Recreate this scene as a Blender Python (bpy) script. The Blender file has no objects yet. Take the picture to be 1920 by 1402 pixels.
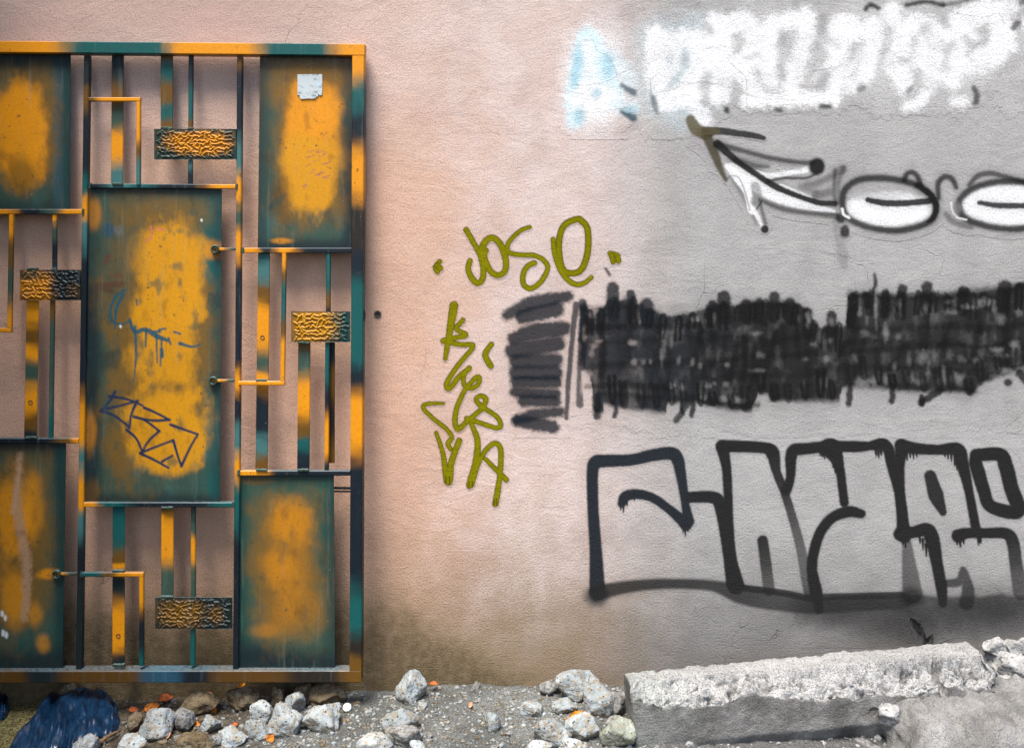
import bpy, math, random
import numpy as np
from mathutils import Vector, Matrix

random.seed(7)
RNG = np.random.default_rng(11)
S = bpy.context.scene
COL = S.collection

# ------------------------------------------------------------------ camera, world, sun, exposure
D = 3.2            # metres from the camera to the wall
PPM = 600.0        # photo pixels per metre on the wall plane
CX, HY, GY = 960.0, 414.0, 1290.0      # centre column, eye-level row, row of the wall foot
EYE = (GY - HY) / PPM

cam_d = bpy.data.cameras.new('camera')
cam = bpy.data.objects.new('camera', cam_d); COL.objects.link(cam)
cam.location = (0, -D, EYE); cam.rotation_euler = (math.pi/2, 0, 0)
cam_d.sensor_width = 36; cam_d.lens = 36*D/(1920/PPM)
cam_d.shift_y = -(701-HY)/1920
cam_d.clip_start = 0.05; cam_d.clip_end = 400
S.camera = cam

SUN_EL, SUN_AZ = math.radians(67), math.radians(206)   # azimuth from +Y, clockwise
w = bpy.data.worlds.new('World'); S.world = w; w.use_nodes = True
wn = w.node_tree
sky = wn.nodes.new('ShaderNodeTexSky'); sky.sky_type = 'NISHITA'; sky.sun_disc = False
sky.sun_elevation = SUN_EL; sky.sun_rotation = SUN_AZ
sky.air_density = 1.0; sky.dust_density = 2.5; sky.ozone_density = 1.0
bg = wn.nodes['Background']; bg.inputs[1].default_value = 0.09
wn.links.new(sky.outputs[0], bg.inputs[0])

sd = bpy.data.lights.new('sun', 'SUN'); sun = bpy.data.objects.new('sun', sd); COL.objects.link(sun)
sd.energy = 2.5; sd.angle = math.radians(24); sd.color = (1.0, 0.93, 0.84)
sdir = Vector((math.sin(SUN_AZ)*math.cos(SUN_EL), math.cos(SUN_AZ)*math.cos(SUN_EL), math.sin(SUN_EL)))
sun.rotation_euler = sdir.to_track_quat('Z', 'Y').to_euler()
sun.location = (0, -4, 8)

S.view_settings.view_transform = 'Standard'
S.view_settings.look = 'None'
S.view_settings.gamma = 1.0
S.view_settings.use_curve_mapping = False
S.view_settings.exposure = 1.66

# ------------------------------------------------------------------ numpy noise
def _h(ix, iy, iz):
    n = (ix.astype(np.int64)*374761393 + iy.astype(np.int64)*668265263 + iz.astype(np.int64)*2147483647) & 0xffffffff
    n = ((n ^ (n >> 13))*1274126177) & 0xffffffff
    n = (n ^ (n >> 16)) & 0xffff
    return n/65535.0
def vnoise(x, y, z=0.0):
    x, y, z = np.broadcast_arrays(np.asarray(x, float), np.asarray(y, float), np.asarray(z, float))
    ix, iy, iz = np.floor(x), np.floor(y), np.floor(z)
    fx, fy, fz = x-ix, y-iy, z-iz
    fx = fx*fx*(3-2*fx); fy = fy*fy*(3-2*fy); fz = fz*fz*(3-2*fz)
    r = 0
    for a in (0, 1):
        for b in (0, 1):
            for c in (0, 1):
                r = r + _h(ix+a, iy+b, iz+c)*(fx if a else 1-fx)*(fy if b else 1-fy)*(fz if c else 1-fz)
    return r
def fbm(x, y, z=0.0, o=4, g=.5):
    s, a, t = 0, 1.0, 0
    for i in range(o):
        s = s + a*vnoise(x*2**i + 17.3*i, y*2**i + 5.1*i, z*2**i + 9.7*i); t += a; a *= g
    return s/t - .5
def sstep(a, b, x):
    t = np.clip((x-a)/(b-a), 0, 1); return t*t*(3-2*t)

def srgb(r, g, b, k=1.0):
    f = lambda c: ((c/255)/12.92 if c/255 <= .04045 else ((c/255+.055)/1.055)**2.4)*k
    return np.array([f(r), f(g), f(b)])

# ------------------------------------------------------------------ mapping from the photo to the place
def P(px, py, y=0.0):
    """points at depth y (the wall is y = 0) seen at photo position px, py"""
    px = np.asarray(px, float); py = np.asarray(py, float); y = np.asarray(y, float) + 0*px
    k = (D+y)/D/PPM
    return np.stack([(px-CX)*k, y, EYE-(py-HY)*k], -1)
def ground_y(py, z=0.0):
    return -(D - D*PPM*(EYE-z)/(py-HY))

# ------------------------------------------------------------------ object helpers
def put(o, label=None, cat=None, group=None, kind=None):
    if label: o['label'] = label
    if cat: o['category'] = cat
    if group: o['group'] = group
    if kind: o['kind'] = kind
    return o
def world_loc(o):
    l = Vector((0, 0, 0))
    while o is not None:
        l += o.location; o = o.parent
    return np.array(l)
def empty(name, loc, label, cat, group=None):
    o = bpy.data.objects.new(name, None); COL.objects.link(o)
    o.location = loc; o.empty_display_size = .05
    return put(o, label, cat, group)
def mesh(name, v, f, mat, parent=None, origin=None, col=None, smooth=False):
    """v world coordinates; origin = where the object's own origin lies"""
    v = np.asarray(v, float)
    base = world_loc(parent) if parent is not None else np.zeros(3)
    org = np.array(origin if origin is not None else (base if parent is not None else (0, 0, 0)), float)
    me = bpy.data.meshes.new(name)
    f = f.tolist() if isinstance(f, np.ndarray) else f
    me.from_pydata((v-org).tolist(), [], f)
    if col is not None:
        a = me.color_attributes.new('paint', 'FLOAT_COLOR', 'POINT')
        c = np.ones((len(v), 4)); c[:, :col.shape[1]] = col
        a.data.foreach_set('color', c.ravel())
    if smooth: me.polygons.foreach_set('use_smooth', [True]*len(me.polygons))
    me.materials.append(mat); me.update()
    o = bpy.data.objects.new(name, me); COL.objects.link(o)
    if parent is not None: o.parent = parent
    o.location = tuple(org-base)
    return o
def grid_faces(ny, nx, off=0):
    i = np.arange((ny-1)*(nx-1)); r, c = i//(nx-1), i % (nx-1)
    a = r*nx+c+off
    return np.stack([a, a+nx, a+nx+1, a+1], -1)

# ------------------------------------------------------------------ material helpers
class M:
    def __init__(s, name):
        s.m = bpy.data.materials.new(name); s.m.use_nodes = True
        s.t = s.m.node_tree; s.b = s.t.nodes['Principled BSDF']
        s.geo = s.n('ShaderNodeNewGeometry'); s.pos = s.geo.outputs['Position']
        tc = s.n('ShaderNodeTexCoord'); s.obj = tc.outputs['Object']
    def n(s, k): return s.t.nodes.new(k)
    def l(s, a, b):
        if isinstance(a, (int, float)): b.default_value = a
        elif isinstance(a, (tuple, list, np.ndarray)):
            a = list(a); b.default_value = a + [1.0] if len(a) == 3 and len(b.default_value) == 4 else a
        else: s.t.links.new(a, b)
    def noise(s, scale, det=4, rough=.55, vec=None, dist=0.0, stretch=None):
        n = s.n('ShaderNodeTexNoise'); v = vec if vec is not None else s.pos
        if stretch:
            mp = s.n('ShaderNodeMapping'); mp.inputs['Scale'].default_value = stretch[:3]
            if len(stretch) > 3: mp.inputs['Rotation'].default_value = (0, stretch[3], 0)
            s.l(v, mp.inputs[0]); v = mp.outputs[0]
        s.l(v, n.inputs['Vector']); n.inputs['Scale'].default_value = scale
        n.inputs['Detail'].default_value = det; n.inputs['Roughness'].default_value = rough
        n.inputs['Distortion'].default_value = dist
        return n.outputs['Fac']
    def vor(s, scale, feature='F1', out='Distance', vec=None):
        n = s.n('ShaderNodeTexVoronoi'); n.feature = feature
        s.l(vec if vec is not None else s.pos, n.inputs['Vector']); n.inputs['Scale'].default_value = scale
        return n.outputs[out]
    def math(s, op, a, b=0.0, c=0.0):
        n = s.n('ShaderNodeMath'); n.operation = op
        for i, q in enumerate((a, b, c)): s.l(q, n.inputs[i])
        return n.outputs[0]
    def rng(s, v, a, b, c=0.0, d=1.0, smooth=True):
        n = s.n('ShaderNodeMapRange'); n.interpolation_type = 'SMOOTHSTEP' if smooth else 'LINEAR'
        s.l(v, n.inputs[0])
        for i, q in enumerate((a, b, c, d)): n.inputs[1+i].default_value = q
        return n.outputs[0]
    def mix(s, f, a, b, mode='MIX'):
        n = s.n('ShaderNodeMix'); n.data_type = 'RGBA'; n.blend_type = mode
        s.l(f, n.inputs[0]); s.l(a, n.inputs[6]); s.l(b, n.inputs[7])
        return n.outputs[2]
    def xyz(s, v=None):
        n = s.n('ShaderNodeSeparateXYZ'); s.l(v if v is not None else s.pos, n.inputs[0]); return n.outputs
    def attr(s, name='paint'):
        n = s.n('ShaderNodeAttribute'); n.attribute_name = name; return n.outputs['Color'], n.outputs['Alpha']
    def bump(s, h, strength=.5, dist=.003, prev=None):
        n = s.n('ShaderNodeBump'); n.inputs['Strength'].default_value = strength
        n.inputs['Distance'].default_value = dist; s.l(h, n.inputs['Height'])
        if prev is not None: s.l(prev, n.inputs['Normal'])
        return n.outputs[0]
    def done(s, col, rough=.8, nrm=None, spec=.3, metal=0.0, coat=0.0):
        s.l(col, s.b.inputs['Base Color']); s.l(rough, s.b.inputs['Roughness'])
        s.b.inputs['Specular IOR Level'].default_value = spec
        s.b.inputs['Metallic'].default_value = metal
        if coat: s.b.inputs['Coat Weight'].default_value = coat; s.b.inputs['Coat Roughness'].default_value = .25
        if nrm is not None: s.l(nrm, s.b.inputs['Normal'])
        return s.m

def wall_material(name, painted):
    m = M(name); X, Y, Z = m.xyz()
    big = m.noise(1.3, 5, .6); mid = m.noise(7, 6, .6); sm = m.noise(38, 5, .6)
    fine = m.noise(190, 4, .65); grain = m.noise(520, 2, .6)
    trow = m.noise(6, 8, .68, stretch=(1, 1, 1.7, .9), dist=1.2)
    g = m.math('ADD', X, m.math('MULTIPLY', m.math('SUBTRACT', big, .5), .22))
    gray = m.rng(g, .10, .60)
    pink = m.mix(m.rng(mid, .35, .65), (.61, .485, .435), (.67, .555, .515))
    warm = m.rng(m.math('ADD', X, m.math('MULTIPLY', m.math('SUBTRACT', mid, .5), .35)), .12, -.42)
    warm = m.math('MULTIPLY', warm, m.rng(Z, 2.05, 1.45, .25, 1.0))
    pink = m.mix(m.math('MULTIPLY', m.rng(Z, 1.7, 2.1), m.rng(X, -.1, -.9)), pink, (.45, .345, .325))
    pink = m.mix(warm, pink, (.63, .40, .29))
    gy = m.mix(m.rng(mid, .35, .65), (.37, .366, .357), (.41, .404, .394))
    col = m.mix(gray, pink, gy)
    patch = m.noise(2.6, 4, .6); col = m.mix(m.rng(patch, .50, .58, 0, .5), col, m.mix(1.0, col, (.86, .85, .85), 'MULTIPLY'))
    # washed-down dirt along the wall foot, and the damp mossy patch by the gate
    dz = m.math('ADD', Z, m.math('MULTIPLY', m.math('SUBTRACT', mid, .5), .45))
    dz = m.math('ADD', dz, m.math('MULTIPLY', m.math('SUBTRACT', big, .5), .3))
    dirt = m.rng(dz, .66, -.02, 0, .9)
    dcol = m.mix(gray, (.235, .172, .10), (.19, .186, .178))
    col = m.mix(dirt, col, dcol)
    mz = m.math('ADD', Z, m.math('MULTIPLY', m.math('MAXIMUM', m.math('ADD', X, .36), 0.0), .55))
    mz = m.math('ADD', mz, m.math('MULTIPLY', m.math('SUBTRACT', sm, .5), .10))
    mz = m.math('ADD', mz, m.math('MULTIPLY', m.math('SUBTRACT', mid, .5), .16))
    moss = m.rng(mz, .31, .13, 0, .72)
    mcol = m.mix(m.rng(sm, .4, .65), (.085, .068, .034), (.15, .115, .068))
    col = m.mix(moss, col, mcol)
    # hairline cracks
    cv = m.n('ShaderNodeVectorMath'); cv.operation = 'ADD'
    nz = m.n('ShaderNodeTexNoise'); nz.inputs['Scale'].default_value = 9; nz.inputs['Detail'].default_value = 5
    m.l(m.pos, nz.inputs['Vector'])
    sc = m.n('ShaderNodeVectorMath'); sc.operation = 'SCALE'; sc.inputs['Scale'].default_value = .14
    m.l(nz.outputs['Color'], sc.inputs[0]); m.l(m.pos, cv.inputs[0]); m.l(sc.outputs[0], cv.inputs[1])
    crk = m.vor(4.2, 'DISTANCE_TO_EDGE', vec=cv.outputs[0])
    zone = m.rng(m.noise(2.1, 3), .58, .70)
    crack = m.math('MULTIPLY', m.rng(crk, .006, .001), zone)
    if painted:
        pc, pa = m.attr()
        sp = m.math('ADD', pa, m.math('MULTIPLY', m.math('SUBTRACT', fine, .5), m.math('MULTIPLY', m.math('MULTIPLY', pa, m.math('SUBTRACT', 1.0, pa)), 2.6)))
        sp = m.math('ADD', sp, m.math('MULTIPLY', m.math('SUBTRACT', grain, .5), m.math('MULTIPLY', m.math('MULTIPLY', pa, m.math('SUBTRACT', 1.0, pa)), 2.4)))
        n = m.n('ShaderNodeClamp'); m.l(sp, n.inputs[0])
        col = m.mix(n.outputs[0], col, pc)
    col = m.mix(m.rng(grain, .30, .70), m.mix(1.0, col, (.84, .83, .82), 'MULTIPLY'), col)
    col = m.mix(m.rng(fine, .36, .52, .5, 0), col, m.mix(1.0, col, (.60, .57, .54), 'MULTIPLY'))
    col = m.mix(m.math('MULTIPLY', crack, .4), col, (.10, .085, .075))
    pit = m.rng(m.vor(30), .05, .025)
    pit = m.math('MULTIPLY', pit, m.rng(m.noise(14, 2), .58, .62))
    col = m.mix(m.math('MULTIPLY', pit, .6), col, (.12, .10, .09))
    h = m.math('ADD', m.math('MULTIPLY', trow, .55), m.math('MULTIPLY', sm, .30))
    h = m.math('ADD', h, m.math('MULTIPLY', fine, m.rng(Z, .9, 0, .30, .80)))
    h = m.math('SUBTRACT', h, m.math('MULTIPLY', crack, .5))
    h = m.math('SUBTRACT', h, m.math('MULTIPLY', pit, .6))
    h = m.math('ADD', h, m.math('MULTIPLY', grain, .22))
    return m.done(col, .92, m.bump(h, .8, .0085), .04)

def gate_paint_material():
    m = M('gate_paint'); pc, pa = m.attr()
    n1 = m.noise(16, 5, .6); n2 = m.noise(120, 4, .6); n3 = m.noise(420, 3, .6)
    streak = m.noise(60, 4, .6, stretch=(1, 1, .06))
    col = m.mix(m.rng(n2, .35, .68, .0, .22), pc, m.mix(1.0, pc, (.55, .6, .62), 'MULTIPLY'))
    col = m.mix(m.rng(streak, .56, .72, 0, .28), col, m.mix(.5, pc, (.20, .26, .22)))
    col = m.mix(m.rng(n1, .60, .76, 0, .35), col, m.mix(1.0, col, (.42, .36, .32), 'MULTIPLY'))
    col = m.mix(m.rng(n3, .34, .56, .42, 0), col, m.mix(1.0, col, (.5, .5, .5), 'MULTIPLY'))
    # dust on the upward faces, its blue tint standing in for sky light
    nx, ny, nz = m.xyz(m.geo.outputs['Normal'])
    du = m.math('MULTIPLY', m.rng(nz, .6, .9), m.rng(n2, .36, .6, .18, .75))
    col = m.mix(du, col, (.12, .18, .21))
    chip = m.math('MULTIPLY', m.rng(m.vor(38), .06, .03), m.rng(m.noise(9, 2), .53, .6))
    col = m.mix(m.math('MULTIPLY', chip, .8), col, (.30, .31, .30))
    flake = m.math('MULTIPLY', m.rng(m.noise(75, 6, .7), .60, .63), m.rng(m.noise(12, 3), .50, .60))
    col = m.mix(m.math('MULTIPLY', flake, .75), col, (.055, .028, .016))   # flaked spots down to rust
    h = m.math('ADD', m.math('MULTIPLY', n2, .4), m.math('MULTIPLY', n3, .25))
    h = m.math('ADD', h, m.math('MULTIPLY', n1, .8))
    return m.done(col, m.rng(n2, .3, .7, .38, .6), m.bump(h, .3, .0016), .32)

def rock_material(name, c0, c1, c2):
    m = M(name)
    a = m.noise(13, 6, .62); b = m.noise(60, 5, .65); c = m.noise(260, 3, .65)
    col = m.mix(m.rng(a, .42, .62), c0, c1)
    col = m.mix(m.rng(b, .48, .60, 0, .8), col, c2)
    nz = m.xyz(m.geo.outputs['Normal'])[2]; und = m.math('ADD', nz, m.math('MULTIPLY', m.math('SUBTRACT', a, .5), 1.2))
    col = m.mix(m.rng(und, -.05, -.45, 0, .8), col, c2)   # third tone towards the undersides
    col = m.mix(m.rng(c, .30, .50, .55, 0), col, m.mix(1.0, col, (.40, .38, .36), 'MULTIPLY'))
    pit = m.rng(m.vor(75), .26, .08)
    pit = m.math('MULTIPLY', pit, m.rng(b, .36, .48))
    col = m.mix(m.math('MULTIPLY', pit, .8), col, (.085, .07, .055))
    h = m.math('ADD', m.math('MULTIPLY', b, 1.0), m.math('MULTIPLY', c, .5))
    h = m.math('SUBTRACT', h, m.math('MULTIPLY', pit, .7))
    return m.done(col, .92, m.bump(h, 1.0, .007), .2)

def concrete_material():
    m = M('broken_concrete'); X, Y, Z = m.xyz()
    pc, pa = m.attr()     # r: how broken the surface is, plus the paleness of the kerb top
    a = m.noise(9, 6, .62); b = m.noise(48, 6, .66); c = m.noise(210, 4, .66); d = m.noise(600, 2)
    col = m.mix(m.rng(a, .38, .64), (.17, .168, .16), (.33, .326, .315))
    r = m.n('ShaderNodeSeparateColor'); m.l(pc, r.inputs[0])
    col = m.mix(r.outputs[0], col, m.mix(m.rng(c, .36, .56), (.42, .415, .405), (.70, .70, .695)))
    col = m.mix(m.rng(c, .32, .52, .55, 0), col, m.mix(1.0, col, (.34, .33, .32), 'MULTIPLY'))
    col = m.mix(m.rng(d, .3, .6, .4, 0), col, m.mix(1.0, col, (.55, .55, .55), 'MULTIPLY'))
    col = m.mix(m.rng(X, .62, .34, 0, .5), col, m.mix(1.0, col, (.90, .98, .94), 'MULTIPLY'))
    pit = m.math('ADD', r.outputs[1], m.math('MULTIPLY', m.math('SUBTRACT', c, .5), .8))
    col = m.mix(m.rng(pit, .5, .95, 0, .6), col, (.09, .085, .075))     # shade of the cavities painted into the colour
    h = m.math('ADD', m.math('MULTIPLY', b, 1.0), m.math('MULTIPLY', c, .9))
    h = m.math('ADD', h, m.math('MULTIPLY', d, .35))
    return m.done(col, .93, m.bump(h, 1.0, .011), .15)

def ground_material():
    m = M('sandy_rubble_ground'); X, Y, Z = m.xyz()
    a = m.noise(3.2, 6, .62); b = m.noise(28, 6, .66); c = m.noise(170, 4, .68); d = m.noise(480, 2)
    col = m.mix(m.rng(a, .38, .62), (.10, .106, .102), (.175, .185, .18))
    left = m.rng(m.math('ADD', X, m.math('MULTIPLY', m.math('SUBTRACT', b, .5), .35)), -.55, -.95)
    col = m.mix(left, col, m.mix(m.rng(b, .4, .62), (.060, .049, .035), (.14, .115, .085)))
    moss = m.rng(m.math('ADD', X, m.math('MULTIPLY', m.math('SUBTRACT', b, .5), .2)), -1.30, -1.42)
    col = m.mix(moss, col, m.mix(m.rng(c, .4, .6), (.12, .10, .02), (.26, .23, .11)))
    right = m.rng(X, .1, .5)
    col = m.mix(right, col, (.12, .12, .118))
    bounce_cut = m.rng(m.math('ADD', Y, m.math('MULTIPLY', m.math('SUBTRACT', b, .5), .12)), -.80, -.95)  # unseen foreground coloured dark to cut the bounce light
    col = m.mix(bounce_cut, col, m.mix(m.rng(c, .4, .6), (.035, .035, .036), (.06, .06, .06)))
    crumb = m.rng(m.vor(125), .36, .16)
    crumb = m.math('MULTIPLY', crumb, m.rng(m.noise(40, 3), .46, .54))
    col = m.mix(m.math('MULTIPLY', crumb, .8), col, (.055, .045, .035))
    col = m.mix(m.rng(c, .34, .54, .85, 0), col, m.mix(1.0, col, (.26, .24, .22), 'MULTIPLY'))
    col = m.mix(m.rng(d, .55, .75, 0, .6), col, m.mix(.5, col, (.32, .35, .36)))
    h = m.math('ADD', m.math('MULTIPLY', b, 1.2), m.math('MULTIPLY', c, .9))
    h = m.math('ADD', h, m.math('MULTIPLY', d, .3))
    return m.done(col, .95, m.bump(h, 1.0, .007), .15)

def plain(name, c, rough=.7, var=.25, scale=60, spec=.3, bumpd=.001, metal=0.0):
    m = M(name); a = m.noise(scale, 5, .62)
    c = np.array(c)
    col = m.mix(m.rng(a, .32, .68), tuple(c*(1-var)), tuple(np.minimum(c*(1+var), .95)))
    return m.done(col, rough, m.bump(a, .5, bumpd), spec, metal)

WALL = wall_material('pink_grey_plaster', False)
WALLP = wall_material('sprayed_plaster', True)
GATE = gate_paint_material()
ROCK = {'pale': rock_material('pale_stone', (.245, .275, .285), (.35, .39, .405), (.24, .195, .13)),
        'white': rock_material('white_stone', (.31, .345, .36), (.42, .47, .49), (.30, .255, .18)),
        'tan': rock_material('tan_stone', (.15, .115, .068), (.24, .20, .14), (.10, .07, .04)),
        'grey': rock_material('grey_stone', (.19, .192, .19), (.28, .286, .284), (.13, .115, .09)),
        'green': rock_material('greenish_stone', (.24, .265, .225), (.34, .365, .315), (.24, .23, .17)),
        'ash': rock_material('ash_stone', (.28, .28, .277), (.43, .43, .427), (.24, .24, .235))}
CONC = concrete_material()
GROUND = ground_material()
LEAF = {'orange': plain('orange_dry_leaf', (.46, .15, .016), .6, .4, 90),
        'amber': plain('amber_dry_leaf', (.62, .24, .008), .6, .25, 90),
        'rust': plain('rust_dry_leaf', (.32, .08, .018), .65, .4, 90),
        'pinkish': plain('pinkish_dry_leaf', (.42, .21, .12), .65, .3, 90),
        'grey': plain('grey_dry_leaf', (.16, .155, .15), .6, .5, 90),
        'dark': plain('dark_dry_leaf', (.035, .034, .033), .5, .6, 70)}

# ------------------------------------------------------------------ spray canvas: colour and cover per point
def spline(pts, closed=False, k=8):
    p = np.array(pts, float)
    if len(p) < 3 and not closed:
        t = np.linspace(0, 1, k+1)[:, None]; return p[0]*(1-t)+p[-1]*t
    q = np.vstack([p[-1], p, p[0], p[1]]) if closed else np.vstack([2*p[0]-p[1], p, 2*p[-1]-p[-2]])
    out = []
    for i in range(1, len(q)-2):
        t = np.linspace(0, 1, k, endpoint=False)[:, None]
        a, b, c, d = q[i-1], q[i], q[i+1], q[i+2]
        out.append(.5*(2*b+(c-a)*t+(2*a-5*b+4*c-d)*t*t+(3*b-a-3*c+d)*t**3))
    out.append(q[-2][None])
    return np.vstack(out)
class Canvas:
    def __init__(s, X, Y, base=None, a=0.0):
        s.X, s.Y = X, Y
        s.rgb = np.zeros(X.shape+(3,)); s.a = np.full(X.shape, float(a))
        if base is not None: s.rgb[:] = base
    @classmethod
    def rect(c, x0, y0, x1, y1, step):
        xs = np.arange(x0, x1+.01, step); ys = np.arange(y0, y1+.01, step)
        return c(*np.meshgrid(xs, ys))
    def over(s, sl, col, al):
        a0 = s.a[sl]; na = al+a0*(1-al)
        w = np.where(na > 1e-5, al/np.maximum(na, 1e-5), 0)[..., None]
        s.rgb[sl] = np.array(col)*w + s.rgb[sl]*(1-w); s.a[sl] = na
    def window(s, x0, y0, x1, y1):
        r = np.where((s.Y[:, 0] >= y0) & (s.Y[:, 0] <= y1))[0]
        c = np.where((s.X.max(0) >= x0) & (s.X.min(0) <= x1))[0]
        if len(r) == 0 or len(c) == 0: return None
        return (slice(r[0], r[-1]+1), slice(c[0], c[-1]+1))
    def stroke(s, pts, w, col, op=1.0, soft=2.0, closed=False, ops=None, rag=.0):
        q = spline(pts, closed); n = len(q)
        wk = np.array(w if hasattr(w, '__len__') else [w, w], float)
        W = np.interp(np.linspace(0, 1, n), np.linspace(0, 1, len(wk)), wk)/2
        O = np.interp(np.linspace(0, 1, n), np.linspace(0, 1, len(ops)), ops) if ops else np.full(n, op)
        pad = W.max()+soft+rag+2
        big = s.window(q[:, 0].min()-pad, q[:, 1].min()-pad, q[:, 0].max()+pad, q[:, 1].max()+pad)
        if big is None: return
        best = np.full(s.X[big].shape, 1e6); oo = np.zeros_like(best)
        XX, YY = s.X[big], s.Y[big]
        if rag:
            XX = XX + rag*fbm(s.X[big]*.22, s.Y[big]*.22, 3.3, 3); YY = YY + rag*fbm(s.X[big]*.22, s.Y[big]*.22, 8.8, 3)
        for i in range(n-1):
            ax, ay = q[i]; bx, by = q[i+1]
            r = np.where((YY[:, 0] >= min(ay, by)-pad) & (YY[:, 0] <= max(ay, by)+pad))[0]
            c = np.where((XX[0] >= min(ax, bx)-pad) & (XX[0] <= max(ax, bx)+pad))[0]
            if len(r) == 0 or len(c) == 0: continue
            sl = (slice(r[0], r[-1]+1), slice(c[0], c[-1]+1))
            dx, dy = bx-ax, by-ay; L = max(dx*dx+dy*dy, 1e-9)
            t = np.clip(((XX[sl]-ax)*dx+(YY[sl]-ay)*dy)/L, 0, 1)
            d = np.hypot(XX[sl]-ax-t*dx, YY[sl]-ay-t*dy)-(W[i]+(W[i+1]-W[i])*t)
            cl = d < best[sl]
            oo[sl] = np.where(cl, O[i]+(O[i+1]-O[i])*t, oo[sl]); best[sl] = np.where(cl, d, best[sl])
        al = oo*sstep(soft*.6, -soft*.6, best)
        s.over(big, col, al)
    def erase(s, pts, w, op=.7, soft=5.0, rag=4.0):
        t = Canvas(s.X, s.Y); t.stroke(pts, w, (0, 0, 0), op, soft, rag=rag); s.a = s.a*(1-t.a)
    def blob(s, cx, cy, rx, ry, col, op=1.0, soft=.4, pw=2.0, nz=.25, sc=.03, seed=0.0):
        k = 1+soft+nz
        b = s.window(cx-rx*k, cy-ry*k, cx+rx*k, cy+ry*k)
        if b is None: return
        X, Y = s.X[b], s.Y[b]
        d = (np.abs((X-cx)/rx)**pw+np.abs((Y-cy)/ry)**pw)**(1/pw)
        d = d + nz*2.6*fbm(X*sc, Y*sc, seed+cx*.01, 4) + nz*.9*fbm(X*.16, Y*.07, seed+3.3+cy*.01, 4)
        s.over(b, col, op*sstep(1+soft, 1-soft, d))

# ------------------------------------------------------------------ the ground, one sheet
def ground_h(X, y):
    X = np.asarray(X, float); y = np.asarray(y, float)
    b = np.interp(X, [-1.7, -1.05, -.75, -.45, -.15, .3, 1.0, 1.6], [-.045, -.030, -.026, -.008, .012, .014, -.004, .02])
    near = sstep(-2.2, -.5, y)*sstep(3.2, 1.9, np.abs(X))
    n = .030*fbm(X*5.5, y*5.5, 1.5, 4)+.020*fbm(X*21, y*21, 4.5, 4)+.010*fbm(X*75, y*75, 2.5, 3)
    return (b+n)*near
gx = np.concatenate([[-60, -30, -14, -7, -4, -2.8], np.arange(-2.1, 2.1001, .0065), [2.8, 4, 7, 14, 30, 60]])
gyv = np.concatenate([[-60, -30, -14, -7, -4, -2.5, -1.7, -1.2, -.95], np.arange(-.8, .0601, .0065), [.3, 1, 4, 30]])
GXX, GYY = np.meshgrid(gx, gyv)
v = np.stack([GXX, GYY, ground_h(GXX, GYY)], -1).reshape(-1, 3)
f = grid_faces(len(gyv), len(gx))[:, ::-1]
put(mesh('ground', v, np.ascontiguousarray(f), GROUND, smooth=True), kind='structure')

# ------------------------------------------------------------------ the wall
wall = empty('plaster_wall', (0, .17, 0), 'rough plastered wall, pink at the left and grey at the right, covered with graffiti', 'wall')
def box(x0, x1, y0, y1, z0, z1):
    v = np.array([(x, y, z) for x in (x0, x1) for y in (y0, y1) for z in (z0, z1)], float)
    f = [(0, 1, 3, 2), (4, 6, 7, 5), (0, 4, 5, 1), (2, 3, 7, 6), (0, 2, 6, 4), (1, 5, 7, 3)]
    return v, f
mesh('plaster_face', *box(-8, 8, 0, .34, -.4, 3.9), WALL, wall)
cv, cf = box(-8.05, 8.05, -.06, .40, 3.9, 4.02)
mesh('coping', cv, cf, CONC, wall, col=np.tile([.3, 0, 0, 1.], (8, 1)))

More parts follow.
